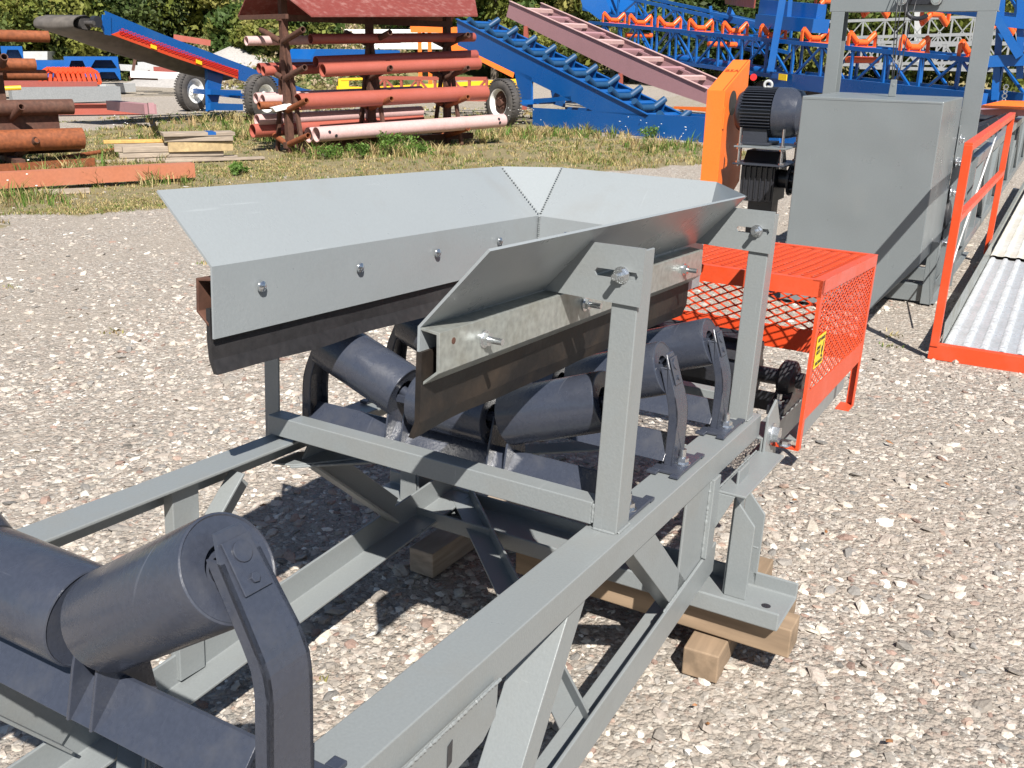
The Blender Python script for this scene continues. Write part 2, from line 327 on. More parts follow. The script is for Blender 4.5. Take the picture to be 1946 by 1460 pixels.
    inv = lambda v: v.outputs['Distance']
    b1 = bump(inv(v1), -1.0, .012); b1.invert = True; b1.inputs['Strength'].default_value = .8
    b2 = bump(inv(v2), .8, .006, b1); b2.invert = True
    b3 = bump(fine.outputs['Fac'], .6, .006, b2); lk(b3.outputs[0], b.inputs['Normal'])
    return m
M['ground'] = gravel_material()
def grid(xs, ys, hfun):
    gx, gy = np.meshgrid(xs, ys, indexing='ij'); z = hfun(gx, gy); v = np.stack([gx, gy, z], -1).reshape(-1, 3); ny = len(ys); nx = len(xs)
    i = np.arange(nx - 1)[:, None] * ny + np.arange(ny - 1)[None]; f = np.stack([i, i + ny, i + ny + 1, i + 1], -1).reshape(-1, 4); return v, f
xs = np.concatenate([np.linspace(-400, -6, 14)[:-1], np.arange(-6, 34, .22), np.linspace(34, 420, 30)]); ys = np.concatenate([np.linspace(-400, -8, 14)[:-1], np.arange(-8, 32, .22), np.linspace(32, 420, 30)])
def gh(x, y): return .012 * (vnoise(x, y, .8, 5) - .5) + .02 * (vnoise(x, y, .21, 6) - .5) - .008
v, f = grid(xs, ys, gh); mk = soil(v[:, 0], v[:, 1])
np_mesh('ground', v, f, M['ground'], np.stack([mk, mk, mk], 1), True, kind='structure')
# loose stones: thousands of angular chips, one object
ico = np.array([(0, -.5257, .8507), (0, .5257, .8507), (0, -.5257, -.8507), (0, .5257, -.8507), (.8507, 0, .5257), (.8507, 0, -.5257), (-.8507, 0, .5257), (-.8507, 0, -.5257), (.5257, .8507, 0), (-.5257, .8507, 0), (.5257, -.8507, 0), (-.5257, -.8507, 0)])
icf = []
for a in range(12):
    for b_ in range(a + 1, 12):
        for c_ in range(b_ + 1, 12):
            if all(abs(np.linalg.norm(ico[i] - ico[j]) - 1.0514) < .01 for i, j in ((a, b_), (b_, c_), (a, c_))):
                n_ = np.cross(ico[b_] - ico[a], ico[c_] - ico[a]); icf.append((a, b_, c_) if n_ @ ico[a] > 0 else (a, c_, b_))
icf = np.array(icf)
STC = np.array([(.30, .27, .24), (.40, .35, .31), (.22, .21, .20), (.50, .45, .39), (.34, .31, .28), (.60, .57, .52), (.70, .67, .62), (.27, .19, .16), (.35, .26, .215), (.42, .38, .34), (.27, .25, .23), (.47, .42, .37), (.36, .33, .29)])
STP = np.array([.14, .15, .08, .11, .12, .05, .03, .035, .035, .09, .06, .065, .035]); STP /= STP.sum()
def stones(pos, size, mtl, name, **kw):
    n = len(pos); v = ico[None] * (1 + .38 * (rng.random((n, 12, 1)) - .5)) + .25 * (rng.random((n, 12, 3)) - .5)
    v = v * (np.stack([1.0 + .5 * rng.random(n), .65 + .4 * rng.random(n), .32 + .35 * rng.random(n)], -1))[:, None]
    a = rng.random(n) * 6.283; ca, sa = np.cos(a), np.sin(a); tx = (rng.random((n, 2)) - .5) * .7
    z = v[..., 2] + v[..., 0] * tx[:, :1] + v[..., 1] * tx[:, 1:]; x = v[..., 0] * ca[:, None] - v[..., 1] * sa[:, None]; y = v[..., 0] * sa[:, None] + v[..., 1] * ca[:, None]
    v = np.stack([x, y, z], -1) * size[:, None, None]; v[..., :2] += pos[:, None, :2]; v[..., 2] += (size * .18)[:, None] - .004 + gh(pos[:, 0], pos[:, 1])[:, None]
    f = (icf[None] + (np.arange(n) * 12)[:, None, None]).reshape(-1, 3)
    c = STC[rng.choice(len(STC), n, p=STP)] * (.70 + .42 * rng.random((n, 1))) * np.array([1.0, .99, .965]); c = np.repeat(c, 12, 0)
    return np_mesh(name, v.reshape(-1, 3), f, mtl, c, False, **kw)
M['stone'] = tint_mat('stone_chips', .85, .5, 90)
def screen_scatter(n, y0, y1, x0=-60, x1=2010, pw=1.0):
    """random ground points, even over the photographed ground"""
    px = rng.uniform(x0, x1, n); py = y0 + (y1 - y0) * rng.random(n) ** pw
    d = np.stack([px - 973, 730 - py, np.full(n, -FPX)], -1) @ np.array(RW); t = -CW.z / d[:, 2]
    p = np.array(CW)[None] + d * t[:, None]; return p
rl = [];
near = np.stack([rng.uniform(-.6, 6.0, 88000), rng.uniform(-3.0, 4.5, 88000)], -1)
mid = screen_scatter(30000, 330, 760, pw=1.3)[:, :2]
near2 = np.stack([rng.uniform(-.3, 3.6, 52000), rng.uniform(-1.7, 2.6, 52000)], -1)
P = np.concatenate([near, near2, mid]); 
# keep those in the camera's wide view wedge
ang = np.arctan2(P[:, 1] - CW.y, P[:, 0] - CW.x); keep = (ang > rad(-12)) & (ang < rad(78)) & (np.hypot(P[:, 0], P[:, 1]) > .5); P = P[keep]
sz = .0060 * np.exp(rng.normal(0, .50, len(P))) * (1 + .04 * np.hypot(P[:, 0], P[:, 1])); sz = np.minimum(sz, .030)
mkk = soil(P[:, 0], P[:, 1]); pat = vnoise(P[:, 0], P[:, 1], .9, 31) * .6 + vnoise(P[:, 0], P[:, 1], 2.6, 32) * .4; kp = ((mkk < .5) | (rng.random(len(P)) < .25)) & (rng.random(len(P)) < np.clip(.45 + 2.0 * (pat - .30), .35, 1)); P = P[kp]; sz = sz[kp]
stones(P, sz, M['stone'], 'loose_gravel', kind='stuff')
big = np.stack([rng.uniform(.5, 9, 900), rng.uniform(-3.5, 6, 900)], -1); stones(big, .013 + .012 * rng.random(900), M['stone'], 'larger_stones', kind='stuff')
# ---------------------------------------------------------------- the near conveyor tail section (its own tilted frame)
TF = Matrix(((0.998472699, 0.000731710179, 0.0552425013, 0), (0, 0.999912291, -0.0132442591, 0), (-0.055247347, 0.0132240311, 0.998385124, 0.77833785), (0, 0, 0, 1)))
CT = empty('conveyor_tail_section', None, 'nearest gray conveyor frame with open skirtboards, slate rolls and orange mesh guard', 'conveyor', mat=TF)
g, sla = M['gray'], M['slate']
def part(name, fn, m, parent=CT, bevel=.0022, **kw):
    b = MB(); fn(b); return b.build(name, m, parent, bevel, **kw)
part('rail', lambda b: b.L((-1.2, 0, 0), (2.778, 0, 0), Y, -Z, .088, .07, .008), g)
part('rail', lambda b: b.L((-1.2, .99, 0), (2.778, .99, 0), -Y, -Z, .086, .07, .008), g)
zb = lambda x: -.412 + .12 * (x - 2.2)
part('lower_chord', lambda b: b.L((-.4, .0, zb(-.4)), (2.46, .0, zb(2.46)), Z, Y, .09, .085, .008), g)
zl = lambda x: -.455 + .085 * (x - 2.13)
part('lower_chord', lambda b: b.L((-.4, .95, zl(-.4)), (2.60, .95, zl(2.60)), Z, -Y, .085, .085, .008), g)
# diagonals and uprights of the side trusses
def diag(p0, p1, w_, inward, t=.007, flange=.045):
    p0, p1 = V(p0), V(p1); d = (p1 - p0).normalized(); s = d.cross(V(inward)).normalized()
    if s.x < 0: s = -s
    b = MB(); b.L(p0 - s * w_ / 2, p1 - s * w_ / 2, s, inward, w_, flange, t); b.build('diagonal_brace', g, CT, .002)
diag((1.865, .009, -.05), (2.225, .009, -.36), .085, Y)
diag((1.575, .009, -.05), (1.29, .009, -.50), .066, Y, flange=.085)
diag((.80, .009, -.05), (1.16, .009, -.46), .085, Y)
diag((.62, .009, -.05), (.25, .009, -.52), .085, Y)
diag((1.84, .94, -.05), (2.23, .94, -.36), .075, -Y)
diag((1.60, .94, -.05), (1.20, .94, -.46), .075, -Y)
diag((.75, .94, -.05), (1.10, .94, -.46), .075, -Y)
def upright(b):
    b.box(2.18, 2.352, .009, .016, -.36, -.008); b.box(2.352, 2.405, -.006, .009, -.30, -.071); b.box(2.352, 2.36, .009, .06, -.32, -.008)
part('upright', upright, g)
part('upright', lambda b: b.L((1.39, .93, -.50), (1.39, .93, -.008), X, Y, .076, .03), g)
part('upright', lambda b: (b.prism([(.99, .012, -.072), (1.26, .012, -.072), (1.26, .012, -.13), (1.20, .012, -.14), (.99, .012, -.14)], (0, .006, 0))), g)
# slotted hanger plate below the near rail
def hplate(b):
    b.prism([(.86, -.006, -.055), (1.225, -.006, -.055), (1.225, -.006, -.125), (1.185, -.006, -.15), (.86, -.006, -.165)], (0, .005, 0))
part('hanger_plate', hplate, g)
part('slot', lambda b: b.prism([(1.075, -.0075, -.09), (1.088, -.0075, -.085), (1.088, -.0075, -.125), (1.075, -.0075, -.13)], (0, .001, 0)), M['black'], bevel=0)
# cross members
part('cross_member', lambda b: b.L((1.74, .075, .058), (1.74, .975, .062), -Z, X, .05, .05), g)
part('cross_member', lambda b: b.L((2.72, .075, .058), (2.72, .975, .062), -Z, X, .05, .05), g)
part('lateral_brace', lambda b: b.bar((1.80, .96, -.082), (2.75, .06, -.082), .07, .007), g)
part('lateral_brace', lambda b: (b.bar((2.56, .90, -.415), (1.70, .045, -.472), .07, .007), b.bar((2.575, .875, -.398), (1.715, .02, -.452), .007, .04)), g)
part('lateral_brace', lambda b: (b.bar((1.25, .92, -.52), (.45, .05, -.60), .065, .007), b.bar((1.265, .90, -.50), (.465, .03, -.58), .007, .04)), g)
part('gusset_plate', lambda b: b.prism([(1.76, .985, -.074), (1.86, .985, -.074), (1.99, .86, -.074), (1.93, .82, -.074), (1.78, .93, -.074)], (0, 0, -.006)), g)
# base channel across the tail, its legs and shelf
def base(b): b.C((2.365, -.215, -.455), (2.365, 1.20, -.455), X, Z, .215, .052, .008)
part('base_channel', base, g, bevel=.004)
part('bolt_hole', lambda b: b.cyl((2.475, -.155, -.4468), (2.475, -.155, -.4462), .013, 20), M['black'], bevel=0)
def leg(s, y0):
    def f(b):
        zt = -.175
        b.box(2.478, 2.572, y0, y0 + s * .007, -.447, -.08)
        for x in (2.47, 2.572):
            b.prism([(x, y0, -.447), (x, y0 - s * .062, -.447), (x, y0 - s * .062, zt - .05), (x, y0, zt + .02)], (.008, 0, 0))
        b.bar((2.51, y0 - s * .012, -.30), (2.51, y0 - s * .07, -.30), .006, .006)
    return f
part('base_leg', leg(1, -.035), g); part('base_leg', leg(-1, 1.02), g)
def shelf(b):
    b.L((2.405, 0, -.118), (2.80, 0, -.118), -Y, -Z, .078, .05, .007); b.prism([(2.405, 0, -.125), (2.405, -.05, -.125), (2.405, 0, -.24)], (.007, 0, 0))
part('guard_shelf', shelf, g)
part('tie_bar', lambda b: (b.bar((2.42, .02, -.235), (2.78, .02, -.19), .008, .05), b.cyl((2.455, .03, -.36), (2.455, .03, -.22), .009, 10)), g)
# skirt posts and slotted arm plates
for x in (1.738, 2.668):
    part('skirt_post', lambda b: b.L((x + .004, .016, 0), (x + .004, .016, .592), Y, X, .055, .066, .006), g)
    part('skirt_post', lambda b: b.L((x + .05, 1.03, -.03), (x + .05, 1.03, .46), -Y, X, .048, .05, .006), g)
def armplate(x, yo, s, z0=0):
    b = MB(); y = lambda v: yo + s * v
    top, bot = .598 + z0, .484 + z0; zs = .542 + z0
    # plate with an open slot: built as strips around it
    T_ = .006
    def q(pts): b.prism([(x, y(a), c) for a, c in pts], (-T_, 0, 0))
    q([(.008, bot), (.255, bot + .006), (.188, zs - .008), (.008, zs - .008)])
    q([(.008, zs + .008), (.172, zs + .008), (.142, top), (.008, top)])
    q([(.008, zs - .0079), (.022, zs - .0079), (.018, zs), (.022, zs + .0079), (.008, zs + .0079)])
    q([(.105, zs - .0079), (.188, zs - .0079), (.172, zs + .0079), (.105, zs + .0079), (.110, zs)])
    b.build('arm_plate', g, CT)
    bb = MB(); bb.bolt((x - T_, y(.052), zs), (-1, 0, 0), .0090, .024); bb.build('arm_bolt', M['zinc'], CT)
armplate(1.741, 0, 1); armplate(2.671, 0, 1, .004); armplate(1.79, 1.06, -1, -.05); armplate(2.72, 1.06, -1, -.05)
# ---- skirtboard
SK = MB()
def sheet(poly, t=.005, off=None):
    a = [V(p) for p in poly]; n = (a[1] - a[0]).cross(a[2] - a[0]).normalized(); SK.prism(a, n * t)
L0, L1, R0, R1 = 1.37, 2.732, 1.30, 2.66; yl, yr = .765, .225; zbL, zbR, zw = .508, .488, .361
tzL, tzR, yoL, yoR = .643, .632, .909, .097
sheet([(L0, yl, zw), (L0, yl, zbL), (L1, yl, zbL), (L1, yl, zw)])
sheet([(L0, yl, zbL), (L0, yoL, tzL), (L1, yoL, tzL + .005), (L1, yl, zbL)])
sheet([(R0, yr, zbR), (R0, yr, zw), (2.732, yr, zw), (2.732, yr, zbR + .012)])
sheet([(R0, yoR, tzR), (R0, yr, zbR), (R1, yr, zbR + .008), (R1, yoR, tzR + .006)])
XB = 2.90
sheet([(L1, yl, zw + .02), (L1, yl, zbL), (L1, yr, zbL - .01), (L1, yr, zw + .02)])
sheet([(L1, yl, zbL), (XB, yl + .015, .650), (XB, yr + .03, .650), (L1, yr, zbL - .01)])
sheet([(L1, yl, zbL), (L1, yoL, tzL + .005), (XB, yl + .015, .650)])
sheet([(L1, yr, zbL - .01), (XB, yr + .03, .650), (R1 + .01, yoR, tzR + .006)])
skb = SK.build('skirtboard', M['sheet'], CT, 0, merge=False)
wb = MB()
def bead(p0, p1, n, r=.0035):
    p0, p1 = V(p0), V(p1)
    for i in range(n):
        q = p0.lerp(p1, (i + .5) / n); wb.cyl(q - V((0, 0, r * .6)), q + V((.001, 0, r * .6)), r * (.8 + .4 * random.random()), 6, r * .5)
bead((L1 - .002, yl - .004, zbL + .006), (L1 - .004, yoL - .006, tzL + .004), 20); bead((L1 + .002, yl - .006, zbL + .006), (XB - .006, yl + .009, .653), 22)
bead((L1 - .003, yl - .006, zbL), (L1 - .003, yl - .006, zw + .03), 18)
wb.build('weld_bead', M['gray'], skb)
bb = MB()
for px, py in ((520, 533), (708, 495), (855, 466), (972, 443)):
    pass
for xx in (1.50, 1.83, 2.16, 2.49): 
    bb = MB(); bb.lathe((xx, yl - .0055, .452), (0, -1, 0), [(0, .012), (.004, .0115), (.007, .007), (.009, 0.0005)], 16); bb.build('carriage_bolt', M['zinc'], skb)
bb = MB(); bb.lathe((L1 - .0055, .66, .458), (-1, 0, 0), [(0, .012), (.004, .0115), (.007, .007), (.009, 0.0005)], 16); bb.build('carriage_bolt', M['zinc'], skb)
def clamp(y, s, x0, x1, zt, name):
    b = MB(); pr = [(0, 0), (.036, -.004), (.038, -.066), (.012, -.088), (.012, -.094), (.044, -.068), (.042, .001), (0, .005)]
    b.prism([(x0, y - s * a, zt + c) for a, c in pr], (x1 - x0, 0, 0)); return b.build('clamp_channel', M['galv'] if s > 0 else M['rust2'], skb, .001)
clamp(yr, 1, R0 + .002, 2.62, zbR - .006, 'r'); clamp(yl + .006, -1, L0 + .002, 2.70, zbL - .03, 'l')
# end of the galvanized channel stands proud with a small rust hole
hb = MB(); hb.cyl((1.345, yr - .0425, .462), (1.345, yr - .0432, .462), .006, 12); hb.build('bolt_hole', M['rust2'], skb)
rb = MB()
def rubber(y, s, x0, x1, z1, z0):
    n = 40; va = []
    for i in range(n + 1):
        x = x0 + (x1 - x0) * i / n; wv = .003 * sin(x * 9) + .002 * sin(x * 23)
        for zz_, off in ((z1, 0), ((z1 * .5 + z0 * .5), 0), (z0 + .03, .004 + wv), (z0 + .002 * sin(x * 14), .016 + wv)):
            va.append((x, y + s * off, zz_)); va.append((x, y + s * (off - .011), zz_))
    fs = []
    for i in range(n):
        for k in range(3):
            a = i * 8 + k * 2; c = a + 8
            fs += [(a, a + 2, c + 2, c), (a + 1, c + 1, c + 3, a + 3)]
        a = i * 8; c = a + 8; fs += [(a, c, c + 1, a + 1), (a + 6, a + 7, c + 7, c + 6)]
    for i in (0, n):
        for k in range(3): a = i * 8 + k * 2; fs.append((a, a + 1, a + 3, a + 2) if i == 0 else (a, a + 2, a + 3, a + 1))
    rb.add(va, fs)
rubber(yr, 1, R0 - .002, 2.62, .445, .292); rb.build('skirt_rubber', M['rubber'], skb)
rb = MB(); rubber(yl + .014, -1, L0 + .004, 2.70, .42, .285); rb.build('skirt_rubber', M['rubberclean'], skb)
bb = MB()
for xx in (1.445, 1.86, 2.47): bb = MB(); bb.bolt((xx, yr - .0435, .447), (0, -1, 0), .0085, .026); bb.build('clamp_bolt', M['zinc'], skb)
# ---- idlers
def idler(x, ang, zc, rr, yi, yo, name='idler'):
    """x position; ang wing angle; zc centre roll axis height; rr roll radius; yi inner y of centre roll; yo wing outer y"""
    a = rad(ang); t = tan_ = math.tan(a)
    e = empty(name, (0, 0, 0)); e.parent = CT; e.location = (x, 0, 0)
    yc = .495
    def pt(name_, fn, m=sla, bevel=.0018): b = MB(); fn(b); return b.build(name_, m, e, bevel)
    # inverted-angle base
    pt('base', lambda b: b.prism([(-.052, .075, .022), (-.046, .075, .020), (0, .075, .070), (.046, .075, .020), (.052, .075, .022), (.003, .075, .080), (-.003, .075, .080)], (0, .84, 0)), bevel=.001)
    def foot(b, s):
        y0 = .495 + s * (-.476); y1 = .495 + s * (-.400)
        lo, hi = min(y0, y1), max(y0, y1)
        b.box(-.078, .078, lo, hi, .002, .010)
        for xx in (-.10, .10):
            for k in (0, 1, 2):
                yy = lo + (hi - lo) * (.12 + .38 * k); 
                if k == 1: continue
                b.box(min(xx, xx * .78), max(xx, xx * .78), yy - (.011 if k == 0 else .013), yy + (.011 if k == 0 else .013), .0021, .0101)
    pt('foot_plate', lambda b: foot(b, 1)); pt('foot_plate', lambda b: foot(b, -1))
    for s in (1, -1):
        bb_ = MB(); bb_.bolt((-.0 - .002, .495 - s * .452, .010), Z, .0115, .022); bb_.build('foot_bolt', M['zinc'], e)
        # end stand: vertical channel then leaning inwards, perpendicular to the wing roll
        oy = yo; oz = zc + (yc - abs(yc - yi) * 0 - 0) * 0 + (abs(yc - yo) - abs(yc - yi)) * t
        nrm = V((0, -cos(a) * s, sin(a))); up = V((0, sin(a) * s, cos(a)))
        mir = lambda y: yc + s * (y - yc)
        endc = V((0, mir(oy), oz)) + nrm * .022
        top = endc + up * .034; kz = .15 if ang < 25 else .205
        tt = (endc.z - kz) / up.z; knee = endc - up * tt
        def stand(b):
            hw = .037
            k0, k2 = V((0, knee.y, knee.z - .035)), knee + up * .035; k1 = knee * .5 + (k0 + k2) * .25; ka = (k0 + k1) * .5 + (knee - k1) * .12; kb = (k2 + k1) * .5 + (knee - k1) * .12
            for (p, q, h0, h1) in ((V((0, knee.y, .008)), k0, hw * 1.05, hw), (k0, ka, hw, hw), (ka, k1, hw, hw), (k1, kb, hw, hw), (kb, k2, hw, hw), (k2, endc, hw, hw * .86), (endc, top, hw * .86, hw * .55)):
                b.add([p + X * -h0, p + X * h0, q + X * h1, q + X * -h1, p + X * -h0 + Y * s * .006, p + X * h0 + Y * s * .006, q + X * h1 + Y * s * .006, q + X * -h1 + Y * s * .006],
                      [(0, 1, 2, 3), (7, 6, 5, 4), (0, 4, 5, 1), (3, 2, 6, 7), (0, 3, 7, 4), (1, 5, 6, 2)])
                if q is not top:
                    for sx in (-1, 1):
                        A_, B_ = p + X * sx * h0, q + X * sx * h1; D_ = Y * s * .024; Tt = -X * sx * .006
                        b.add([A_, B_, B_ + D_, A_ + D_, A_ + Tt, B_ + Tt, B_ + D_ + Tt, A_ + D_ + Tt], [(0, 1, 2, 3), (7, 6, 5, 4), (0, 4, 5, 1), (3, 2, 6, 7), (0, 3, 7, 4), (1, 5, 6, 2)])
        pt('end_stand', stand, bevel=.003)
        pt('retainer', lambda b: (b.obox(endc + nrm * .003 + up * -.012, X * .022, up * .034, nrm * .0015), b.cyl(endc + nrm * .004 + up * .004, endc + nrm * .0075 + up * .004, .0135, 20), b.cyl(endc + nrm * .004 - up * .030, endc + nrm * .009 - up * .030, .007, 6)), bevel=.0008)
        # middle stand: plate pair standing across the base
        ym = mir(yi) ; 
        def mid(b):
            for off in (0, -s * .046):
                yy = ym + off - s * .004
                b.prism([(-.056, yy, .022), (-.042, yy, zc - .05), (-.026, yy, zc + .012), (.026, yy, zc + .012), (.042, yy, zc - .05), (.056, yy, .022)], (0, .005, 0))
            b.box(-.02, .02, min(ym - s * .046, ym) - .002, max(ym - s * .046, ym) + .003, zc - .012, zc + .006)
        pt('middle_stand', mid, bevel=.0012)
    def roll(name_, p, q, r):
        d = (q - p).normalized(); Lr = (q - p).length
        b = MB(); b.lathe(p, d, [(.016, .018), (.018, r * .42), (.004, r * .46), (.002, r * .93), (.0, r * .955), (.0012, r * .99), (.004, r), (Lr - .004, r), (Lr - .0012, r * .99), (Lr, r * .955), (Lr - .002, r * .93), (Lr - .004, r * .46), (Lr - .018, r * .42), (Lr - .016, .018)], 48)
        b.cyl(p - d * .022, q + d * .022, .0125, 14); return b.build(name_, sla, e)
    roll('roller', V((0, yi + .012, zc)), V((0, .99 - yi - .012, zc)), rr)
    for s in (1, -1):
        mir = lambda y: yc + s * (y - yc)
        d = V((0, -s * cos(a), sin(a))); pin = V((0, mir(yi) - s * .030, zc)) + V((0, 0, .010)) ; 
        Lw = (abs(yc - yo) - abs(yc - yi) - .030) / cos(a)
        roll('roller', pin, pin + d * Lw, rr)
    return e
id0 = idler(.765, 33, .147, .0700, .372, .118)
for x in (1.862, 2.21, 2.567): idler(x, 20, .148, .0665, .378, .112)
# ---- tail pulley, bearings, take-up end
tp = MB(); tp.lathe((3.16, .14, .02), Y, [(0, .02), (0, .115), (.71, .115), (.71, .02)], 32)
for k in range(10):
    a = 2 * pi * k / 10; tp.obox((3.16 + cos(a) * .118, .495, .02 + sin(a) * .118), V((cos(a), 0, sin(a))) * .012, V((-sin(a), 0, cos(a))) * .018, Y * .355)
tp.cyl((3.16, -.03, .02), (3.16, 1.03, .02), .027, 20); tp.build('tail_pulley', M['black'], CT)
for yb in (.02, .97):
    b = MB(); b.lathe((3.16, yb - .03, .02), Y, [(0, .025), (0, .045), (.012, .062), (.048, .062), (.06, .045), (.06, .025)], 28)
    b.prism([(3.03, yb - .028, -.075), (3.29, yb - .028, -.075), (3.29, yb - .028, -.045), (3.215, yb - .028, -.03), (3.19, yb - .028, .0), (3.13, yb - .028, .0), (3.105, yb - .028, -.03), (3.03, yb - .028, -.045)], (0, .056, 0)); b.build('bearing_block', M['black'], CT, .003)
    for xx in (3.065, 3.255): b = MB(); b.bolt((xx, yb, -.045), Z, .012, .02); b.build('bearing_bolt', M['zinc'], CT)
for s, y0 in ((1, -.012), (-1, 1.002)):
    part('take_up_channel', lambda b: b.C((2.785, y0, -.16), (3.42, y0, -.15), Z, Y * s, .085, .05, .007), g)
    part('end_plate', lambda b: b.prism([(2.782, y0 - s * .002, -.005), (2.86, y0 - s * .002, .03), (2.935, y0 - s * .002, -.06), (2.93, y0 - s * .002, -.17), (2.782, y0 - s * .002, -.17)], (0, -s * .008, 0)), g)
    bb = MB(); bb.bolt((2.845, y0 - s * .010, -.075), (0, -s, 0), .018, .0); bb.build('pivot_bolt', M['zinc'], CT)
    part('support_angle', lambda b: b.L((3.30, y0 + s * .0, -.235), (4.05, y0, -.215), Z, Y * s, .085, .08, .008), g)
part('cross_member', lambda b: b.L((3.35, 0.05, -.16), (3.35, .94, -.16), X, Z, .07, .07, .008), M['black'])
# ---- weld beads at the joints
def weld(p0, p1, r=.0034, parent=CT, m=None):
    p0, p1 = V(p0), V(p1); n = max(4, int((p1 - p0).length / (r * 1.1))); d = (p1 - p0).normalized(); b = MB()
    pr = [(0, r * .3)] + [((p1 - p0).length * (i + .3 + .4 * random.random()) / n, r * random.uniform(.55, 1.15)) for i in range(n)] + [((p1 - p0).length, r * .3)]
    b.lathe(p0, d, pr, 8); b.build('weld_bead', m or g, parent)
for x in (1.738, 2.668): weld((x + .001, .018, .002), (x + .001, .070, .002)); weld((x + .008, .014, .002), (x + .068, .014, .002))
weld((1.742, .073, .012), (1.742, .073, .056)); weld((1.80, 1.0, .004), (1.80, .98, .004)); weld((1.742, .078, .010), (1.786, .078, .010))
weld((2.476, -.036, -.445), (2.476, -.095, -.445)); weld((2.582, -.036, -.445), (2.582, -.095, -.445)); weld((2.354, .006, -.30), (2.354, .006, -.075), .005); weld((2.41, .002, -.117), (2.78, .002, -.117))
weld((2.18, .0065, -.34), (2.35, .0065, -.33)); weld((1.23, -.008, -.055), (.88, -.008, -.055)); weld((1.86, .006, -.069), (1.94, .006, -.069)); weld((1.56, .006, -.069), (1.50, .006, -.069)); weld((2.08, .006, -.335), (2.24, .006, -.318)); weld((1.27, .006, -.432), (1.37, .006, -.42))
# ---- orange tail guard
GD = empty('tail_guard', (0, 0, 0)); GD.parent = CT
gx0, gx1, gy0, gy1, gz = 2.872, 3.79, -.102, 1.092, .402
o = M['orange']
def gp(name, fn, m=o, bevel=.0025): b = MB(); fn(b); return b.build(name, m, GD, bevel)
dz = .022      # the far end sits a touch lower
def gframe(b):
    for s, yy in ((1, gy0), (-1, gy1)):
        b.L((gx0, yy, gz), (gx1, yy, gz - dz), Y * s, -Z, .030, .042, .004)
        b.L((gx0, yy, -.118), (gx0, yy, gz - .004), Y * s, X, .010, .030, .004); b.box(gx0, gx0 + .034, min(yy, yy + s * .09), max(yy, yy + s * .09), -.122, -.117)
        b.L((gx1, yy, -.20), (gx1, yy, gz - dz - .004), Y * s, -X, .03, .030, .004); b.box(gx1 - .10, gx1, min(yy, yy + s * .05), max(yy, yy + s * .05), -.204, -.199)
        b.prism([(gx0 + .03, yy + s * .001, -.03), (gx0 + .03, yy + s * .001, .06), (gx1 - .03, yy + s * .001, .075 - dz), (gx1 - .03, yy + s * .001, .0 - dz)], (0, s * .004, 0))
    b.L((gx0, gy0, gz), (gx0, gy1, gz), X, -Z, .030, .050, .004); b.L((gx1, gy0, gz - dz), (gx1, gy1, gz - dz), -X, -Z, .03, .045, .004)
    b.box(gx1 - .004, gx1, gy0, gy1, -.03, .06)
gp('guard_frame', gframe)
b = MB(); mesh_panel(b, (gx0 + .012, gy0 + .004, .05), X, Z, [(0, .01), (.89, .0), (.89, .325), (0, .345)], .056, .026, .005, .003); b.build('side_mesh', o, GD)
b = MB(); mesh_panel(b, (gx0 + .012, gy1 - .004, .05), X, Z, [(0, .01), (.89, .0), (.89, .325), (0, .345)], .056, .026, .005, .003); b.build('side_mesh', o, GD)
b = MB(); mesh_panel(b, (gx0 + .02, gy0 + .02, gz - .006), Y, V((1, 0, -dz / .9)), [(0, 0), (1.155, 0), (1.155, .88), (0, .88)], .070, .036, .0042, .003); b.build('top_mesh', o, GD)
b = MB(); mesh_panel(b, (gx1 - .006, gy0 + .01, .06), Y, Z, [(0, -.01), (1.17, -.01), (1.17, .30), (0, .30)], .066, .032, .007, .003); b.build('back_mesh', o, GD)
bb = MB(); bb.bolt((2.888, -.055, -.117), Z, .0115, .0); bb.build('guard_bolt', M['zinc'], GD)
# warning decal on the front post of the guard
b = MB(); b.box(gx0 + .034, gx0 + .144, gy0 - .0025, gy0 - .001, .130, .228); b.prism([(gx0 + .001, gy0 - .0012, .085), (gx0 + .095, gy0 - .0012, .085), (gx0 + .095, gy0 - .0012, .24), (gx0 + .001, gy0 - .0012, .24)], (0, .0008, 0)) if 0 else None
dc = b.build('warning_decal', M['yellow'], GD)
text_mesh('KEEP HANDS', .0165, M['ink'], basis((gx0 + .089, gy0 - .003, .210), X, Z), dc)
text_mesh('AWAY\nFROM', .0170, M['ink'], basis((gx0 + .038, gy0 - .003, .186), X, Z), dc, align='LEFT')
text_mesh('MACHINERY', .0165, M['ink'], basis((gx0 + .089, gy0 - .003, .137), X, Z), dc)
b = MB(); b.cyl((gx0 + .115, gy0 - .0027, .178), (gx0 + .115, gy0 - .0034, .178), .011, 16); b.bar((gx0 + .113, gy0 - .003, .158), (gx0 + .128, gy0 - .003, .203), .006, .001, Y); b.bar((gx0 + .104, gy0 - .003, .160), (gx0 + .128, gy0 - .003, .154), .007, .001, Y); b.build('hand_symbol', M['ink'], dc)
